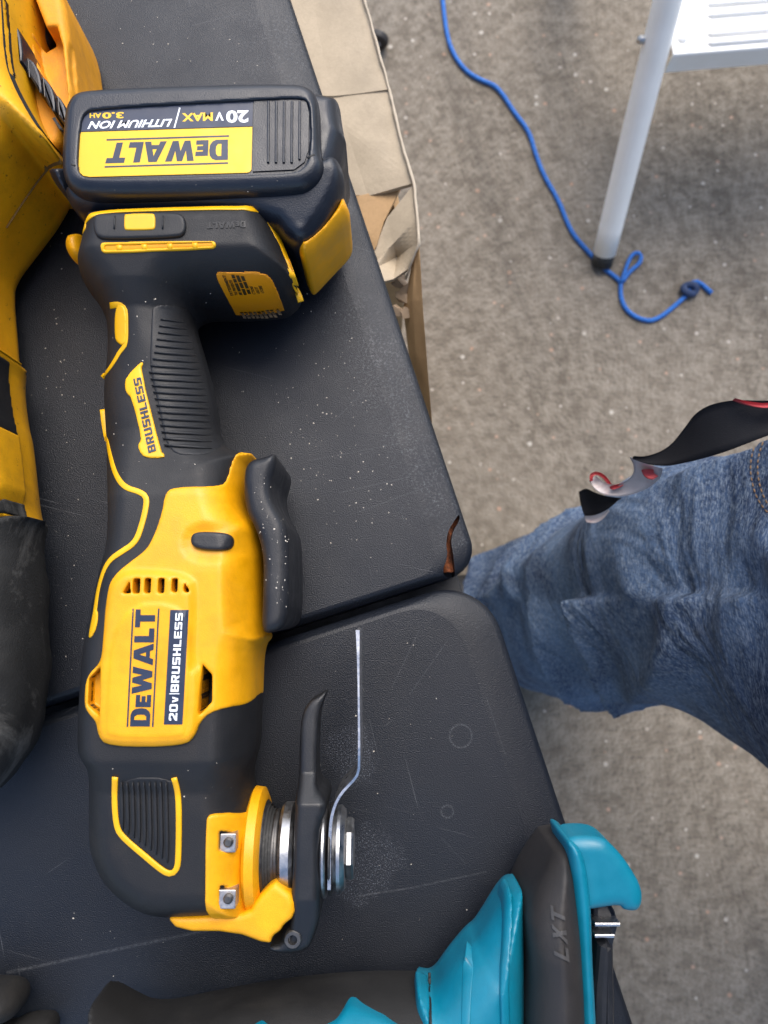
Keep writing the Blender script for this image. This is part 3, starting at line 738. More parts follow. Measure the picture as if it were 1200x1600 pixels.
gz = ZC + 6
GD = Body([(256, 1432), (300, 1433), (340, 1430), (388, 1428), (398, 1408), (428, 1378), (436, 1384), (460, 1404), (460, 1434), (441, 1449), (439, 1456), (424, 1466), (422, 1480), (362, 1458), (278, 1458)], gz + 12, gz - 8, [(1370, 20, 2.2), (1490, 20, 2.2)], 2.2, .11, 1)
solid('guard', GD, M_yel, ot, .6)
# spindle stack (axis to picture right)
sp = U(420, 1325, ZC)
def X(px): return U(px, 1325, ZC)[0] - sp[0]
def disc(name, a, b, r, mat, ch=.6, seg=44): return lathe(name, (sp[0] + X(a), sp[1], ZC), (1, 0, 0), [(0, r - ch), (ch, r), (X(b) - X(a) - ch, r), (X(b) - X(a), r - ch)], mat, ot, seg)
R = 16.8
lathe('clamp_ring', (sp[0] + X(392), sp[1], ZC), (1, 0, 0), [(0, 21.0), (1.2, 22.6), (X(410) - X(392), 22.2), (X(416) - X(392), 19.0), (X(416) - X(392), 17.6), (X(412) - X(392), 17.3)], M_yel, ot, 64)
disc('spindle_seal', 398, 419, R * 1.03, M_dsteel)
for k in range(4): disc('boot_ring', 414 + k * 4, 418.5 + k * 4, R * (1.0 - .05 * k), M_boot, 1.0)
disc('spindle_shaft', 415, 470, 6.0, M_steel)
c = [(sp[0] + X(434) + .8 * math.sin(a * .5), sp[1] + 13 * math.cos(a), ZC + 13 * math.sin(a)) for a in np.linspace(0, 2 * math.pi * 1.4, 70)]
tube('spring_coil', c, 1.25, M_dsteel, ot, 10)
disc('steel_flange', 441, 463, R, M_steel, 1.2)
disc('backing_washer', 505, 512, R * 1.03, M_steel, .5); disc('blade_hub', 516, 520, R * .98, M_dsteel, .4)
disc('bolt_flange', 522, 540, R * .93, M_steel, 1.6)
disc('bolt_head', 540, 553, R * .66, M_steel, .8, 6)
# clamp lever
lv = [(514, 1075), (511, 1084), (505, 1098), (501, 1121), (500, 1190), (502, 1212), (514, 1222), (518, 1240), (508, 1262), (507, 1300), (507, 1400), (497, 1442), (484, 1476), (470, 1486), (455, 1488), (427, 1478), (426, 1456), (450, 1449), (460, 1432), (458, 1380), (462, 1247), (466, 1225), (468, 1161), (472, 1115), (486, 1092), (500, 1084)]
LV = Body(lv, None, ZC, [(1070, 7, 2.5), (1200, 9, 2.5), (1240, 17, 3), (1380, 18, 3), (1440, 14, 3), (1490, 12, 3)], 2.5, .18, 1)
le = solid('clamp_lever', LV, M_lever, ot, .6)
pz = float(LV.hit([(458, 1466)])[1][0]) - .6
pc = U(458, 1466, pz)
lathe('pivot_bolt', (*pc, pz - 3), (0, 0, 1), [(0, 3.2), (4.2, 3.2), (4.7, 2.8), (4.7, 1.7), (3.2, 1.6)], M_dsteel, le, 24)
# cutting blade: bent strip standing on edge
bp = [(559.5, 984), (560, 1003), (560.8, 1060), (561.5, 1120), (561.8, 1160), (561.6, 1185), (561, 1206), (551, 1220), (538, 1232), (526, 1250), (518.5, 1272), (516, 1300), (515, 1386)]
Bp = resample(chaikin(UL(bp, ZC + 12), 2, False), 2.5); n = len(Bp)
T = np.gradient(Bp, axis=0); T /= np.linalg.norm(T, axis=1)[:, None]; Nn = np.stack([-T[:, 1], T[:, 0]], -1)
yy = Bp[:, 1]; hb = np.interp(-yy, [-Bp[0, 1], -U(560, 1165, ZC)[1], -U(560, 1210, ZC)[1], -U(520, 1265, ZC)[1], -Bp[-1, 1]], [17, 17, 14, 14, 15])
th = np.interp(np.arange(n), [0, 3, 8, n], [.75, .5, .34, .6])
V = []
for s, q in ((-1, -1), (1, -1), (1, 1), (-1, 1)): V.append(np.c_[Bp + Nn * (s * th)[:, None], ZC + q * hb])
V = np.stack(V, 1).reshape(-1, 3); Fq = [[i * 4 + k, i * 4 + (k + 1) % 4, i * 4 + 4 + (k + 1) % 4, i * 4 + 4 + k] for i in range(n - 1) for k in range(4)] + [[3, 2, 1, 0], [(n - 1) * 4 + k for k in range(4)]]
mesh_obj('cutting_blade', V, Fq, M_blade, ot, smooth=False)

# battery pack
CORE = [(114, 164), (146, 148), (480, 142), (514, 152), (531, 168), (537, 222), (545, 262), (546, 300), (538, 346), (522, 390), (490, 436), (476, 440), (460, 424), (430, 360), (146, 350), (124, 338), (113, 318), (111, 260)]
CB = Body(CORE, None, ZC, [(130, 29, 7), (300, 30, 7), (460, 27, 7)], 7, .4)
bat = solid('battery_pack', CB, M_bat, ot, .8)
COV = [(98, 258), (101, 200), (104, 172), (116, 152), (140, 144), (300, 138), (462, 134), (488, 142), (499, 160), (501, 200), (502, 244), (509, 262), (503, 279), (488, 294), (465, 303), (280, 309), (138, 310), (112, 300), (101, 282)]
zb = ZC + 37
CV = Body(COV, zb - 5, ZC, [(100, 37, 5), (400, 37, 5)], 5, .16)
rec_px = [(120, 258), (124, 196), (130, 176), (146, 168), (390, 155), (470, 151), (482, 158), (486, 180), (485, 240), (478, 258), (462, 270), (390, 273), (140, 279), (124, 272)]
rec = chaikin(UL(rec_px, zb), 2)
cov = solid('battery_cover', CV, M_bat, bat, .6, 0, None, .6, [(rec, zb - 1.6)])
solid('battery_shoulder', Body([(112, 296), (300, 296), (498, 272), (524, 258), (540, 282), (538, 312), (506, 360), (478, 388), (456, 384), (420, 346), (140, 342), (112, 330)], ZC + 20, ZC, [(200, 33, 5), (330, 33, 5), (400, 28, 5)], 5, .3), M_bat, bat, .9)
zl = zb - 1.55
flat('label_band', [(124, 199), (129, 180), (135, 175), (150, 171), (396, 157), (394.5, 198), (124.5, 206.5)], zl, M_navy, cov)
flat('label_field', [(124.5, 207.2), (394.5, 198.7), (393, 266), (390, 269.5), (386, 270.5), (140, 277), (130, 275), (123, 268), (121, 258)], zl, M_label, cov)
def onlabel(x, y): return (120 + x / 4.2857, 140 + y / 4.2857)
def lw(name, VF, q, mat): write(name, VF, [onlabel(*p) for p in q], zl + .3, 0, mat, cov)
lw('brand_lettering', glyphs('DeWALT', WM, .35), [(1012, 334), (228, 356), (190, 494), (1012, 470)], M_navy)
RC = (np.array([[0, 0], [1, 0], [1, 1], [0, 1.]]), [[0, 1, 2, 3]])
lw('label_rule', RC, [(1020, 305), (199, 331), (199, 342), (1020, 316)], M_navy); lw('label_rule', RC, [(1013, 486), (186, 512), (186, 523), (1013, 497)], M_navy)
lw('voltage_lettering', plain('20', .035), [(1150, 137), (1000, 139), (1000, 223), (1150, 221)], M_white)
lw('voltage_lettering', plain('V', .035), [(984, 149), (927, 150), (927, 208), (984, 207)], M_white)
lw('max_lettering', plain('MAX', .035), [(911, 152), (704, 158), (704, 214), (911, 209)], M_label)
lw('label_slash', RC, [(695, 121), (685, 121), (648, 256), (658, 256)], M_white)
lw('chemistry_lettering', plain('LITHIUM ION', .028, .2), [(640, 195), (82, 212), (70, 264), (628, 248)], M_white)
lw('capacity_lettering', plain('3.0', .035), [(314, 149), (170, 153), (170, 195), (314, 192)], M_label); lw('capacity_lettering', plain('AH', .03), [(164, 156), (86, 158), (86, 190), (164, 189)], M_label)
rp_ = flat('ribbed_panel', [(397, 157), (466, 153.5), (479, 159), (483, 180), (482, 236), (476, 254), (460, 266), (395, 269)], zl, M_bat, cov, 0, .5)
for i in range(5):
    x = 420 + i * 12.2; P = UL([(x - 2, 161), (x + 2, 161), (x + 1.4, 256 - (i == 4) * 5), (x - 2.6, 256 - (i == 4) * 5)], zl); prism('panel_rib', P, zl + .3, zl + 1.3, M_bat, rp_, .4, 0)
rb = Body([(536, 308), (545, 340), (550, 366), (548, 392), (522, 426), (494, 455), (484, 450), (471, 414), (472, 394), (482, 382), (506, 358), (525, 332)], None, ZC, [(300, 24, 5), (460, 26, 5)], 5, .5, 1)
rl = solid('release_button', rb, M_yel, bat, .7)
CS = Body(COV, zb - 3, ZC, [(100, 37, 5), (400, 37, 5)], 5, .16)
for q in ([(99, 256), (108, 256), (118, 259)], [(480, 247), (490, 241), (500, 245), (508, 254)]): strip('cover_seam', CS, q, .8, M_dark, cov, .12)

# ================================================================== worn reciprocating saw at the left
ZS = TZ + 40
rs = thing('reciprocating_saw', 'worn scuffed orange-yellow cordless saw with dark rubber nose boot and empty battery bay', 'power tool', (*U(-60, 500, TZ), TZ))
zh, zo = ZS + 31, ZS - 24
HS = Body([(-220, -140, zh), (0, -140, zh), (5, -40, zh), (8, 30, zh), (15, 112, zh), (34, 156, zh), (60, 196, zh), (84, 236, zh - 8), (101, 285, ZS - 6), (102, 306, zo), (98, 318, zo), (60, 378, zo), (20, 436, zo), (21, 470, zo), (28, 540, zo), (33, 600, zo), (20, 660, zo), (-220, 660, ZS)], None, ZS, [(-140, 39, 7), (300, 39, 9), (440, 34, 10), (660, 32, 10)], 9, .35)
hs = solid('saw_housing', HS, M_old, rs, 1.2)
ZB = TZ + 24
BY = Body([(-30, -140), (20, -140), (58, -10), (72, 27), (86, 34), (112, 20), (118, 25), (131, 57), (138, 110), (142, 145), (146, 200), (120, 290), (40, 290), (-20, 160)], ZB, ZB, [(-140, 23, 3), (60, 23, 3), (260, 23, 3)], 3, .2, 1)
zy = ZB + 23
def cutp(px, z): return chaikin(UL(px, z), 1)
bay = solid('battery_bay', BY, M_oldin, rs, .9, cuts=[(UL([(26, -40), (40, -40), (74, 47), (57, 57), (27, 27)], zy), zy - 30), (cutp([(40, 60), (72, 40), (94, 40), (106, 160), (100, 190)], zy), zy - 9), (cutp([(103, 62), (110, 60), (117, 134), (108, 134)], zy), zy - 6), (cutp([(111, 140), (119, 138), (120, 165), (112, 165)], zy), zy - 6)])
mesh_void = solid('motor_opening', Body([(24, -60), (44, -60), (76, 50), (57, 60), (24, 30)], zy - 10, zy - 20, [(-100, 6), (100, 6)], 3), M_dark, rs, 1.2)
def quadbox(name, px, z0, z1, mat, parent): return prism(name, UL(px, z1), z0, z1, mat, parent, 1.0, 1)
tbk = quadbox('terminal_block', [(20, 34), (31, 48), (36, 92), (27, 99)], zy - 6, zy + 14, M_bat, rs)
for i, q in enumerate(([(36, 94), (44, 89), (55, 98), (64, 122), (66, 152), (48, 122), (34, 104)], [(62, 121), (68, 119), (80, 134), (86, 154), (86, 180), (70, 156)], [(85, 149), (91, 148), (102, 166), (105, 190), (101, 194), (88, 178)])):
    tm = quadbox('terminal_fin', q, zy - 12, zy + 9, M_bat, rs)
    x0, y0 = q[1]; P = UL([(x0 - 1, y0 + 3), (x0 + .6, y0 + 3), (x0 + 3, y0 + 32), (x0 + 1.6, y0 + 32)], zy + 9); prism('fin_edge', P, zy + 8.6, zy + 9.2, M_dsteel, tm, .1, 0)
quadbox('bay_slot', [(82, 180), (87, 186), (97, 200), (96, 205), (86, 194)], zy + 4, zy + 16, M_dark, rs)
strip('housing_seam', HS, [(7, 0), (11, 90), (22, 130), (60, 200), (98, 246)], 1.0, M_dark, hs, .25)
strip('housing_seam', HS, [(10, 356), (40, 310), (70, 268), (84, 258), (98, 255)], .8, M_chip, hs, .12)
# neck and nose
NK = Body([(-220, 540), (28, 540), (34, 580), (47, 670), (54, 690), (66, 806), (70, 830), (-220, 830)], None, ZS, [(500, 31, 9), (830, 33, 12)], 10, .6)
nk = solid('saw_neck', NK, M_old, rs, 1.2)
plate('neck_overmold', NK, [(-40, 590), (0, 560), (26, 566), (34, 592), (46, 668), (50, 684), (-40, 660)], M_rub, nk, 1.4, .9, 1)
plate('neck_groove', NK, [(28, 684), (38, 690), (44, 780), (56, 808), (-60, 806), (-60, 788), (38, 790)], M_boot, nk, .9, .8, 1)
plate('nose_panel', NK, [(-60, 656), (24, 672), (30, 700), (40, 788), (-60, 780)], M_old, nk, 2.2, .8, 1)
def wr(P):
    y = P[..., 1]; x = P[..., 0]
    return 2.2 * np.tanh(3 * np.sin(y * .21 + .5 * np.sin(x * .09))) + .7 * np.sin(y * .61 + x * .11 + np.sin(x * .2)) - 2.2 * np.exp(-((y % 31) - 15) ** 2 / 3)
BT = Body([(-220, 806), (62, 806), (75, 820), (79, 870), (85, 960), (87, 1040), (83, 1100), (70, 1145), (46, 1186), (16, 1220), (-30, 1250), (-220, 1300)], None, ZS, [(800, 37, 24), (1000, 39, 26), (1250, 36, 28)], 26, .85, 2, 'y', [wr])
solid('rubber_boot', BT, M_boot, rs, 1.2)

# ================================================================== teal tool at the bottom
ZM = TZ + 36
mk = thing('teal_cordless_tool', 'teal cordless tool with black rubber grip and grey bumper at the table edge', 'power tool', (*U(700, 1700, TZ), TZ))
GR = Body([(120, 1800), (130, 1640), (138, 1570), (160, 1534), (187, 1523), (212, 1534), (252, 1556), (350, 1536), (467, 1516), (583, 1507), (655, 1510), (700, 1530), (700, 1800)], None, ZM, [(1500, 31, 22), (1800, 33, 24)], 22, .85)
gr = solid('rubber_grip', GR, M_grip, mk, 1.2)
plate('teal_inlay', GR, [(380, 1640), (398, 1600), (410, 1593), (420, 1602), (500, 1606), (526, 1592), (545, 1558), (556, 1557), (600, 1585), (640, 1612), (640, 1660), (380, 1660)], M_teal, gr, 1.6, .9, 0, .8)
HM = Body([(646, 1512), (660, 1508), (674, 1510), (697, 1478), (727, 1442), (739, 1436), (779, 1369), (796, 1364), (812, 1376), (818, 1420), (820, 1600), (824, 1800), (642, 1800)], None, ZM, [(1350, 24, 12), (1500, 26, 14), (1800, 27, 15)], 16, .8)
hm = solid('teal_housing', HM, M_teal, mk, .9)
plate('teal_collar', HM, [(646, 1514), (658, 1510), (669, 1515), (670, 1620), (672, 1780), (644, 1780)], M_teal, hm, 1.6, .8, 1, 1.0)
strip('collar_groove', HM, [(671, 1520), (672, 1560), (674, 1700)], 1.0, M_dark, hm, .2)
plate('housing_rim', HM, [(779, 1372), (791, 1366), (797, 1399), (800, 1437), (794, 1530), (797, 1600), (800, 1780), (784, 1780), (782, 1600), (779, 1530), (785, 1437)], M_teal, hm, 2.0, .8, 1, 1.2)
strip('moulded_ridge', HM, [(735, 1475), (731, 1510), (728, 1560), (726, 1680)], 3.0, M_teal, hm, .5)
BM = Body([(795, 1362), (836, 1294), (845, 1289), (870, 1290), (880, 1300), (894, 1339), (904, 1418), (910, 1501), (916, 1600), (922, 1800), (798, 1800), (796, 1600), (793, 1529), (799, 1437), (796, 1399)], None, ZM, [(1280, 20, 13), (1340, 30, 13), (1440, 35, 12), (1800, 38, 12)], 12, .45)
bmp = solid('rubber_bumper', BM, M_bump, mk, 1.0)
write('moulded_lettering', glyphs('LXT', SQ, 1.4), [(890, 1504), (882, 1424), (860, 1414), (866, 1492)], BM, 1.0, plastic('edge_lit_mark', (.05, .048, .047), .6), bmp)  # same rubber, painted lighter in place of light on the embossed edges
solid('end_strip', Body([(884, 1308), (892, 1340), (899, 1418), (905, 1501), (910, 1600), (915, 1800), (942, 1800), (934, 1600), (928, 1500), (926, 1412), (915, 1330)], ZM + 24, ZM + 8, [(1200, 18, 3.5), (1800, 18, 3.5)], 3.5, .3, 2), M_teal, mk, .7)
solid('teal_end_cap', Body([(872, 1302), (933, 1299), (957, 1320), (977, 1345), (999, 1384), (994, 1417), (967, 1415), (964, 1406), (927, 1412), (905, 1415), (894, 1340)], ZM + 16, ZM + 12, [(1200, 11, 5), (1800, 11, 5)], 5, .3, 2), M_teal, mk, .7)
zx = ZM + 8
tm = prism('terminal_carrier', UL([(926, 1408), (952, 1408), (962, 1425), (968, 1446), (960, 1478), (961, 1800), (924, 1800)], zx), ZM - 30, zx, M_bat, mk, 2, 0)
prism('terminal_body', UL([(930, 1480), (957, 1476), (962, 1500), (963, 1800), (928, 1800)], zx + 8), zx - 4, zx + 8, M_trig, mk, 2.5, 1)
for y, x1 in ((1445, 969), (1463, 960)):
    prism('metal_contact', UL([(930, y - 3), (x1, y - 3), (x1, y + 3), (930, y + 3)], zx + 6), zx - 10, zx + 6, M_blade, mk, .4, 0)

# dark handle end in the corner
dk = thing('black_tool_handle', 'rounded black rubber handle end beside the long grip of the teal tool', 'tool handle', (*U(-10, 1600, TZ), TZ))
solid('handle_end', Body([(-120, 1536), (6, 1532), (28, 1540), (39, 1556), (36, 1574), (16, 1592), (-120, 1610)], TZ + 18, TZ + 18, [(1500, 17, 12), (1620, 17, 12)], 12), M_grip, dk, 1.0)
solid('handle_guard', Body([(-120, 1606), (20, 1600), (34, 1588), (70, 1584), (86, 1590), (92, 1620), (-120, 1680)], TZ + 12, TZ + 12, [(1500, 11, 8), (1720, 11, 8)], 8), M_grip, dk, 1.0)

# ================================================================== sawdust and grit
def flakes(name, P3, mat, smin_, smax_):
    parts = []
    for x, y, z in P3:
        s = smin_ + (smax_ - smin_) * rng.random() ** 2.2; a = rng.uniform(0, 6.28); l = rng.uniform(.5, 1.6)
        v = [(x + s * l * math.cos(a + t) * (1 if k % 2 else .6), y + s * math.sin(a + t), z + (.05 if k < 4 else .05 + s * .5)) for k, t in enumerate((0, 1.5, 3.1, 4.6))]
        c = (x, y, z + s * .5); parts.append((v + [c], [[0, 1, 4], [1, 2, 4], [2, 3, 4], [3, 0, 4], [3, 2, 1, 0]]))
    o = merge_mesh(name, parts, mat, None, False, 'stuff'); return o
pts = []
def spread(n, cx, cy, sx, sy):
    for _ in range(n): pts.append((rng.normal(cx, sx), rng.normal(cy, sy)))
spread(170, 500, 640, 70, 100); spread(70, 560, 780, 60, 60); spread(50, 300, 60, 110, 40); spread(60, 90, 520, 25, 110); spread(50, 110, 850, 20, 120); spread(70, 600, 1150, 110, 160); spread(25, 240, 1460, 120, 30)
tx = []
for p in pts:
    q = U(*p, TZ); r = q - sm; a, b = r @ du, r @ dv
    if b > 22 and abs(a) > 8: tx.append((*q, TZ + .02))
dust = flakes('sawdust_on_table', tx, M_dust, .06, .42); dust['label'] = 'pale sawdust flecks scattered over the black table'; dust['category'] = 'sawdust'
tp = []
for body, n, (x0, x1, y0, y1) in ((B, 60, (175, 330, 440, 760)), (tg, 90, (398, 452, 740, 960)), (B, 12, (150, 380, 1190, 1250)), (CV, 14, (110, 490, 282, 300))):
    px = np.c_[rng.uniform(x0, x1, n), rng.uniform(y0, y1, n)]; P, z = body.hit(px); tp += [(*p, zz) for p, zz in zip(P, z) if zz > body.zc + 6]
d2 = flakes('sawdust_on_tool', tp, M_dust, .07, .38); d2['label'] = 'pale sawdust flecks lying on the oscillating tool handle and trigger'; d2['category'] = 'sawdust'
px = np.vstack([np.c_[rng.uniform(270, 400, 45), rng.uniform(770, 880, 45)], np.c_[rng.uniform(320, 415, 12), rng.uniform(870, 990, 12)]]); P, z = S.hit(px)
d3 = flakes('grit_on_housing', [(*p, zz - .05) for p, zz in zip(P, z) if zz > ZC + 12], M_chip, .12, .34); d3['label'] = 'dark grit specks on the yellow housing of the oscillating tool'; d3['category'] = 'grit'

# ================================================================== cardboard box beside the table
cb = thing('cardboard_box', 'torn brown cardboard box with grey inside flap poking out beside the table edge', 'box', (*U(600, 300, 0), 0))
def sheet(name, rows, mat, parent, thick=4.0, sub=6, rough=1.2, seed=0):
    """rows of (px,py,z): loose card sheet with real thickness"""
    G = np.array([[U3(*p) for p in r] for r in rows]); nr, nc = G.shape[:2]
    rr = np.linspace(0, nr - 1, (nr - 1) * sub + 1); cc = np.linspace(0, nc - 1, (nc - 1) * sub + 1)
    H = np.stack([np.stack([np.interp(rr, np.arange(nr), G[:, j, k]) for j in range(nc)], 1) for k in range(3)], -1)
    H = np.stack([np.stack([np.interp(cc, np.arange(nc), H[i, :, k]) for i in range(len(rr))], 0) for k in range(3)], -1)
    r_ = np.random.default_rng(seed); a, b = H.shape[:2]
    ph = r_.uniform(0, 6, 4); I, J = np.meshgrid(np.arange(a), np.arange(b), indexing='ij')
    H[..., 2] += rough * (np.sin(I * .9 + ph[0]) * np.sin(J * .7 + ph[1]) + .6 * np.sin(I * .4 - J * .8 + ph[2]))
    T = H.reshape(-1, 3); Bt = T - np.array([0, 0, thick]); V = np.vstack([T, Bt]); N = a * b; Fq = []
    for i in range(a - 1):
        for j in range(b - 1):
            q = [i * b + j, (i + 1) * b + j, (i + 1) * b + j + 1, i * b + j + 1]; Fq.append(q); Fq.append([x + N for x in q[::-1]])
    edge = [(0, j) for j in range(b)] + [(i, b - 1) for i in range(1, a)] + [(a - 1, j) for j in range(b - 2, -1, -1)] + [(i, 0) for i in range(a - 2, 0, -1)]
    for (i, j), (k, l) in zip(edge, edge[1:] + edge[:1]): p, q = i * b + j, k * b + l; Fq.append([p, q, q + N, p + N])
    o = mesh_obj(name, V, Fq, mat, parent, smooth=False)
    bm = bmesh.new(); bm.from_mesh(o.data); bmesh.ops.recalc_face_normals(bm, faces=bm.faces); bm.to_mesh(o.data); bm.free()
    return o
zf = 640
sheet('top_flap', [[(400, -60, 636), (480, -60, 640), (552, -60, 646)], [(420, 60, 636), (500, 60, 640), (586, 62, 646)], [(440, 150, 636), (520, 150, 640), (608, 140, 646)]], M_cardin, cb, 3.5, 6, .3, 1)
sheet('top_flap', [[(440, 151, 635), (520, 151, 639), (609, 142, 645)], [(460, 210, 634), (545, 215, 640), (628, 225, 648)], [(490, 300, 630), (575, 306, 638), (647, 286, 650)]], M_cardin, cb, 3.5, 6, .3, 2)
sheet('tan_patch', [[(500, 303, 634), (560, 306, 638), (628, 290, 640)], [(540, 380, 632), (566, 378, 634), (600, 345, 640)], [(560, 410, 640), (575, 405, 632), (588, 385, 636)]], M_card, cb, 3, 5, .4, 3)
sheet('corner_flap', [[(584, 392, 634), (605, 340, 640), (647, 287, 651)], [(590, 405, 634), (615, 380, 640), (651, 340, 651)], [(575, 425, 640), (620, 402, 628), (654, 378, 652)], [(575, 445, 640), (615, 436, 636), (640, 418, 640)]], M_cardin, cb, 3.5, 5, .3, 4)
sheet('outer_flap', [[(646, 400, 640), (650, 385, 648), (655, 378, 651)], [(630, 480, 618), (644, 470, 634), (660, 470, 644)], [(640, 560, 604), (650, 560, 620), (667, 560, 636)], [(660, 660, 590), (668, 660, 606), (675, 660, 624)]], M_card, cb, 3.5, 6, .6, 5)
for i, (x, y, s) in enumerate(((616, 438, 1.0), (628, 444, .9), (634, 458, 1.1), (630, 470, 1.0), (624, 482, .9), (632, 490, .8))):
    c = U3(x, y, 622); V = [c + rng.normal(0, 3.4 * s, 3) for _ in range(9)]
    bm = bmesh.new(); vs = [bm.verts.new(v / 1000) for v in V]; bmesh.ops.convex_hull(bm, input=vs); m = bpy.data.meshes.new('torn_fibre'); bm.to_mesh(m); bm.free(); m.materials.append(M_torn)
    o = bpy.data.objects.new('torn_fibre', m); COL.objects.link(o); attach(o, cb)
edge_pts = np.array([U3(x, y, z) for x, y, z in ((552, -60, 648), (570, 0, 648), (588, 65, 648), (609, 141, 647), (628, 225, 650), (647, 286, 652), (652, 340, 653), (655, 379, 654), (640, 418, 642), (634, 436, 634))])
rim_p = resample(edge_pts, 5); rim_p += rng.normal(0, .15, rim_p.shape)
tube('torn_rim', rim_p, np.clip(rng.normal(.9, .12, len(rim_p)), .5, 2), M_cardedge, cb, 8)
# box walls standing on the ground below the flaps
c0, c1 = U(560, -120, 600), U(655, 380, 600); dd = (c1 - c0) / np.linalg.norm(c1 - c0); pp = np.array([-dd[1], dd[0]]); pp = pp if pp[0] < 0 else -pp
Lb = np.linalg.norm(c1 - c0)
def wallb(a, b, n_): 
    box('box_wall', (*a, 0), np.array([*(b - a), 0]), np.array([*n_, 0]) * 4, (0, 0, 600), M_card, cb, .3)
k0, k1, k2, k3 = c0 + pp * 8, c1 + pp * 8, c1 + pp * 300, c0 + pp * 300
wallb(k0, k1, pp); wallb(k3, k2, -pp); wallb(k0 + pp * 4, k3 - pp * 4, dd); wallb(k1 + pp * 4, k2 - pp * 4, -dd)
box('box_floor', (*(k0 + pp * 5 + dd * 5), 2), np.array([*(dd * (Lb - 10)), 0]), np.array([*(pp * 282), 0]), (0, 0, 4), M_card, cb, .2)

# small caster wheel behind the box
w = U(589, 62, 16); ww = thing('caster_wheel', 'small grey rubber wheel on the concrete behind the cardboard box', 'wheel', (*w, 0))
lathe('tyre', (w[0], w[1] - 7, 16), (.25, 1, 0), [(0, 11), (2, 15), (5, 16), (9, 16), (12, 15), (14, 11)], M_bump, ww, 28); lathe('hub', (w[0], w[1] - 9, 16), (.25, 1, 0), [(0, 4), (2, 6), (16, 6), (18, 4)], M_grey, ww, 18)

# ================================================================== blue rope on the ground
rope = thing('blue_rope', 'thin bright blue rope snaking over the concrete with a loop and knotted end', 'rope', (*U(850, 280, 0), 0))
RR = 3.3
def gpath(px, it=3, z=RR + .4): p = chaikin(np.array(px, float), it, False); q = UL(p, z); return resample(np.c_[q, np.full(len(q), z)], 5)
tube('rope_length', gpath([(680, -70), (691, -10), (696, 42), (705, 79), (726, 110), (750, 125), (773, 133), (787, 149), (803, 175), (827, 205), (836, 238), (850, 275), (873, 313), (885, 345), (897, 369), (920, 394), (943, 420), (971, 439), (969, 450), (971, 471), (983, 490), (1009, 502), (1027, 499), (1051, 481), (1074, 460)]), RR, M_rope, rope, 10)
tube('rope_loop', gpath([(971, 441), (977, 422), (984, 402), (994, 393), (1003, 399), (1000, 412), (985, 422), (973, 440)], 3, RR * 2.2), RR * .9, M_rope, rope, 10)
tube('rope_tail', gpath([(1076, 456), (1082, 440), (1092, 440), (1112, 458)], 2, RR + 1), RR, M_rope, rope, 10)
kc = U3(1078, 452, 8); tube('knot', [kc + np.array([9 * math.cos(a), 7 * math.sin(a), 2 * math.sin(2 * a)]) for a in np.linspace(0, 6.28 * 1.3, 26)], 5.2, M_ropedark, rope, 10)

# ================================================================== white step stool
foot = U3(947, 385, 28); topp = U3(1047, -15, 300); d = (topp - foot) / np.linalg.norm(topp - foot)
ss = thing('step_stool', 'white enamelled metal step stool with tubular leg and ribbed tread', 'step stool', (foot[0], foot[1], 0))
base = foot - d * (foot[2] - 3) / d[2]
Tz = 252.0
tO = U3(1052, 86, Tz); tX = U3(1200, 74, Tz); ex = tX - tO; ex /= np.linalg.norm(ex); ey = np.array([-ex[1], ex[0], 0]); WD, DP = 400, 215
def stool_leg(shift, dd_, b0):
    b_ = b0 + shift; e_ = b_ + dd_ * (560 / dd_[2])
    lg = tube('leg', [b_ + dd_ * 20, b_ + dd_ * 60, b_ + (e_ - b_) * .5, e_], 16.5, M_paint, ss, 28)
    tube('rubber_foot', [b_ + dd_ * 1, b_ + dd_ * 26], 15.5, M_boot, lg, 20)
    return e_
e_a = stool_leg(np.zeros(3), d, base)
mir = ex * (WD + 60); d2_ = d - 2 * (d @ ex) * ex
e_b = stool_leg(mir, d2_, base + ex * 0)
bd = np.array([d[0], d[1], d[2]]) ; back = ey * 520
dback = d - 2 * (d @ ey) * ey
stool_leg(back, dback, base); stool_leg(back + mir, d2_ - 2 * (d2_ @ ey) * ey, base)
tube('top_rail', [e_a, e_b], 16, M_paint, ss, 20)
trd = box('tread', tO - np.array([0, 0, 3]), ex * WD, ey * DP, (0, 0, 3), M_paint, ss, 1.2)
lip_o = tO - ey * .5 - np.array([0, 0, 30]); box('tread_lip', lip_o, ex * WD, ey * 2.5, (0, 0, 28), M_paint, trd, .8)
for py in (69, 54.5, 25, 8, -20):
    a = U3(1106, py, Tz); tube('tread_rib', [a + ex * t + np.array([0, 0, .5]) for t in (0, 4, 120, 250, 254)], [1.5, 3.4, 3.4, 3.4, 1.5], M_paint, trd, 12)
rv = U3(1066, 60, Tz); lathe('rivet', rv, (0, 0, 1), [(0, 6), (1.5, 5.6), (3, 3.5), (3.6, 1)], M_paint, trd, 20)
pv = base + d * 300; lathe('rivet', pv - np.array([24, 0, 0]), (1, 0, 0), [(0, 3), (2, 5), (8, 5)], M_steel, trd, 16)

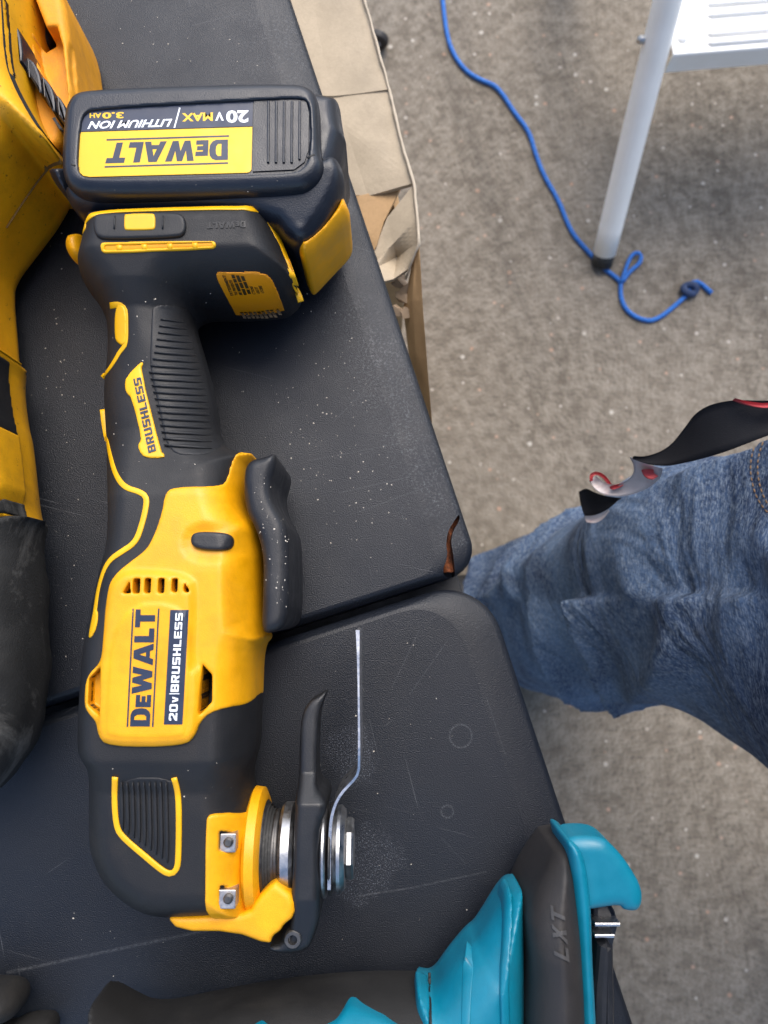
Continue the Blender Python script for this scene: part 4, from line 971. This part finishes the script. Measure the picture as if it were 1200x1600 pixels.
# ================================================================== person: right leg stepping to the table, jeans
pr = thing('person', 'person in faded blue jeans standing beside the table, one leg forward', 'person', (300, -60, 0))
LY = 6.0
def cap(P, a, b, ra, rb):
    a = np.array(a, float); b = np.array(b, float); ab = b - a; t = np.clip(((P - a) @ ab) / (ab @ ab), 0, 1)
    return np.linalg.norm(P - a - t[..., None] * ab, axis=-1) - (ra + (rb - ra) * t)
h = 5.0
ax = [np.arange(90, 900, h), np.arange(-440, 180, h), np.arange(20, 1010, h)]
PX, PY, PZ = np.meshgrid(*ax, indexing='ij'); P = np.stack([PX, PY, PZ], -1)
def leg(P, an, kn, hp, y_):
    f = cap(P, an, kn, 97, 96); return smin(f, cap(P, kn, hp, 97, 162), 40)
f1 = leg(P, (196, LY - 6, 55), (262, LY + 2, 500), (400, LY - 62, 900), 0)
f2 = leg(P, (760, -300, 60), (650, -260, 500), (500, -215, 900), 0)
f = smin(f1, f2, 30); f = smin(f, cap(P, (440, -30, 905), (450, -210, 905), 125, 125), 60)
zz = PZ; ang = np.arctan2(PY - LY, PX - 250)
def crease(u): return (1 - np.abs(np.sin(u))) ** 2 * 2 - .7
kA = np.interp(zz, [20, 60, 200, 330, 450, 560, 700, 1000], [12, 14, 9, 12, 12, 8, 5, 3])
fold = -.9 * kA * crease(zz / 46 + 1.1 * np.sin(ang * 1.3 + zz / 170 + .6) + .5 * np.sin(ang * 3.1 + 1)) * (.45 + .55 * np.sin(zz / 83 + ang * 1.7 + 1))
fold += -np.interp(zz, [20, 300, 600, 1000], [6, 8, 9, 5]) * crease((zz + 190 * ang) / 95 + .8 * np.sin(zz / 120)) * (.5 + .5 * np.sin(zz / 140 - ang * 2))
fold += 7 * np.sin(zz / 95 + ang * 2.2 + 1.0) + 2.0 * np.sin(zz / 13 + 2.5 * ang + 2 * np.sin(zz / 50)) * (.5 + .5 * np.sin(zz / 60 + ang * 3))
f = f + fold * 1.2
f = np.maximum(f, 24 - PZ); f = np.maximum(f, PZ - 1000)
V, Q = nets(f, (ax[0][0], ax[1][0], ax[2][0]), h)
jn = mesh_obj('jeans', V, Q, M_denim, pr)
from mathutils.bvhtree import BVHTree
bvh = BVHTree.FromPolygons([Vector(v) for v in V], Q.tolist())
def on_jeans(px, py):
    a = Vector(U3(px, py, 1000)); c_ = Vector(CAM); d_ = (a - c_).normalized(); r_ = bvh.ray_cast(c_, d_)
    return None if r_[0] is None else np.array(r_[0] + r_[1] * .4)
M_stitch = plastic('tan_thread', (.20, .12, .055), .7)
for off in (0, 11):
    line = resample(chaikin([(1182 + off, 690), (1172 + off, 722), (1176 + off, 760), (1190 + off, 792), (1215 + off, 815)], 2, False), 9)
    for a, b in zip(line[:-1], line[1:]):
        p, q = on_jeans(*(a * .85 + b * .15)), on_jeans(*(a * .2 + b * .8))
        if p is not None and q is not None and np.linalg.norm(p - q) < 12: tube('pocket_stitch', [p, (p + q) / 2, q], [.25, .45, .25], M_stitch, jn, 8)
for name, (x, y), s in (('shoe', (196, LY), 1), ('shoe', (760, -300), 1)):
    gx = [np.arange(x - 210, x + 130, 5), np.arange(y - 70, y + 70, 5), np.arange(-4, 130, 5)]
    A = np.stack(np.meshgrid(*gx, indexing='ij'), -1)
    fs = smin(cap(A, (x + 40, y, 45), (x - 130, y, 36), 42, 38), cap(A, (x + 30, y, 50), (x + 10, y, 100), 40, 46), 30); fs = smax(fs, 2 - A[..., 2], 6)
    Vs, Qs = nets(fs, [q[0] for q in gx], 5); mesh_obj(name, Vs, Qs, M_rub, pr)
# upper body: shirt, arms hanging, head
h = 6.0; ax = [np.arange(30, 690, h), np.arange(-430, 200, h), np.arange(650, 1790, h)]
P = np.stack(np.meshgrid(*ax, indexing='ij'), -1); o3 = [a[0] for a in ax]; PZ = P[..., 2]
P[..., 0] += .36 * np.maximum(0, PZ - 1000)          # leaning over the table
cyb = -120.0
P2 = P.copy(); P2[..., 0] = (P[..., 0] - 470) * 1.35 + 470
tor = smin(cap(P2, (470, cyb - 55, 1000), (455, cyb - 75, 1340), 118, 112), cap(P2, (470, cyb + 55, 1000), (455, cyb + 75, 1340), 118, 112), 40)
tor = smin(tor, cap(P, (455, cyb - 150, 1430), (455, cyb + 150, 1430), 62, 62), 60)
sh = tor; bd = cap(P, (450, cyb, 1400), (438, cyb, 1540), 58, 56)
for q in (-1, 1):
    S0, E0, W0 = (455, cyb + q * 185, 1425), (475, cyb + q * 235, 1130), (440, cyb + q * 240, 890)
    sh = smin(sh, smin(cap(P, S0, E0, 62, 52), cap(P, E0, (444, cyb + q * 240, 930), 52, 42), 20), 30)
    bd = np.minimum(bd, cap(P, E0, W0, 38, 28))
    pl = smin(cap(P, W0, (432, cyb + q * 238, 820), 27, 30), cap(P, (440, cyb + q * 228, 860), (405, cyb + q * 226, 790), 14, 10), 12)
    for k in range(4):
        kx = 412 + k * 16; pl = smin(pl, smin(cap(P, (kx, cyb + q * 240, 815), (kx - 4, cyb + q * 238, 768), 10, 9), cap(P, (kx - 4, cyb + q * 238, 768), (kx - 8, cyb + q * 226, 738 - 6 * (k in (1, 2))), 9, 7.5), 4), 5)
    bd = smin(bd, pl, 10)
sh = np.maximum(sh, 985 - PZ) + 3 * np.sin(PZ / 38 + P[..., 1] / 60) * np.sin(P[..., 1] / 45)
hd = P.copy(); hd[..., 1] = (P[..., 1] - cyb) * 1.22 + cyb
head = smin(cap(hd, (440, cyb, 1655), (425, cyb, 1640), 98, 92), cap(hd, (405, cyb, 1580), (390, cyb, 1560), 50, 42), 50)
nose = cap(P, (333, cyb, 1650), (318, cyb, 1618), 9, 15); head = smin(head, nose, 14)
for q in (-1, 1):
    head = smin(head, cap(P, (440, cyb + q * 80, 1650), (436, cyb + q * 80, 1612), 16, 11), 8); head = smax(head, -cap(P, (330, cyb + q * 32, 1652), (326, cyb + q * 34, 1652), 17, 17), 12)
head = smin(head, cap(P, (343, cyb - 20, 1578), (343, cyb + 20, 1578), 9, 9), 8)
bd = smin(bd, head, 25)
V, Q = nets(bd, o3, h); M_skin = plastic('skin', (.45, .26, .18), .5, None, 0, 30, 900, .1, .4); mesh_obj('body', V, Q, M_skin, pr)
V, Q = nets(sh, o3, h); mesh_obj('shirt', V, Q, plastic('shirt_cloth', (.03, .032, .04), .9, None, 0, 30, 900, .3, .2), pr)
hr = np.maximum(head - 7, -(P[..., 2] + (P[..., 0] - 440) * -.9 - 1640 - 0 * PZ)) ; hr = np.maximum(hr, -(P[..., 0] - 372 + np.maximum(0, P[..., 2] - 1700) * 2))
V, Q = nets(np.maximum(hr, 1600 - PZ), o3, h); mesh_obj('hair', V, Q, plastic('hair_brown', (.035, .022, .014), .6, None, 0, 200, 900, .6, .3), pr)
for q in (-1, 1): lathe('eye', (345 - .36 * 652, cyb + q * 32, 1652), (-1, 0, 0), [(-10, 4), (-6, 10), (0, 12), (6, 9.5), (10, 5)], M_white, pr, 16)
# seam stitching near the pocket
# ================================================================== lanyard strap hanging from the pocket
ln = thing('lanyard', 'black lanyard strap with pale red-printed lining, curling over the jeans', 'lanyard', tuple(U3(1000, 740, 600)))
def ribbon(name, A, Bq, mat, off=0.0, step=3.0):
    a = chaikin(np.array([U3(*p) for p in A]), 2, False); b = chaikin(np.array([U3(*p) for p in Bq]), 2, False)
    n = 60; a = resample(a, 1e9 if len(a) < 2 else np.linalg.norm(np.diff(a, axis=0), axis=1).sum() / n)[:n]; b = resample(b, np.linalg.norm(np.diff(b, axis=0), axis=1).sum() / n)[:n]
    n = min(len(a), len(b)); m = 7; V = []
    for i in range(n):
        for j in range(m):
            t = j / (m - 1); p = a[i] * (1 - t) + b[i] * t; V.append(p + np.array([0, 0, off - 2.2 * math.sin(t * math.pi)]))
    N = n * m; V = np.array(V); V = np.vstack([V, V - np.array([0, 0, 1.2])]); Fq = []
    for i in range(n - 1):
        for j in range(m - 1): q = [i * m + j, (i + 1) * m + j, (i + 1) * m + j + 1, i * m + j + 1]; Fq += [q, [x + N for x in q[::-1]]]
    for i in range(n - 1):
        for j in (0, m - 1): Fq.append([i * m + j, (i + 1) * m + j, (i + 1) * m + j + N, i * m + j + N])
    o = mesh_obj(name, V, Fq, mat, ln)
    return o
ribbon('strap_outer', [(1290, 620, 730), (1200, 627, 722), (1140, 624, 712), (1092, 638, 700), (1068, 672, 688), (1045, 700, 678), (1010, 714, 668), (986, 712, 662)], [(1290, 650, 730), (1200, 680, 722), (1140, 704, 712), (1100, 716, 700), (1070, 723, 690), (1045, 728, 682), (1015, 726, 672), (988, 716, 662)], M_strap)
ribbon('strap_edge', [(1290, 612, 727), (1200, 634, 724), (1165, 630, 718), (1142, 624, 714)], [(1290, 622, 729), (1200, 641, 726), (1170, 637, 720), (1146, 627, 714)], M_red, 3)
ribbon('strap_lining', [(985, 714, 660), (992, 728, 652), (990, 742, 644), (974, 755, 636), (955, 758, 628), (940, 752, 622), (930, 742, 618)], [(1036, 732, 660), (1032, 748, 652), (1012, 764, 644), (985, 774, 636), (955, 776, 628), (932, 768, 622), (921, 750, 618)], M_strapin)
ribbon('curl_edge', [(921, 752, 621), (920, 742, 622), (928, 737, 622), (940, 740, 622), (950, 750, 622), (954, 757, 622)], [(925, 752, 621), (925, 745, 622), (930, 742, 622), (938, 745, 622), (946, 753, 622), (950, 759, 622)], M_red, 2)
ribbon('strap_end', [(905, 768, 606), (916, 762, 608), (930, 770, 612), (950, 776, 616), (972, 778, 618)], [(914, 806, 600), (926, 806, 602), (938, 802, 606), (950, 796, 610), (966, 782, 616)], M_strap)
ribbon('end_lining', [(914, 806, 601), (926, 806, 603), (940, 802, 606), (952, 795, 609)], [(918, 816, 600), (930, 818, 601), (942, 812, 604), (953, 798, 608)], M_strapin)

ribbon('strap_print', [(1002, 734, 657), (1010, 733, 657), (1020, 734, 657)], [(1012, 748, 654), (1020, 750, 653), (1028, 744, 654)], M_red, 1.2)
ribbon('strap_print', [(953, 760, 630), (964, 757, 632), (976, 754, 636)], [(957, 765, 630), (966, 763, 632), (974, 758, 636)], M_red, 1.0)
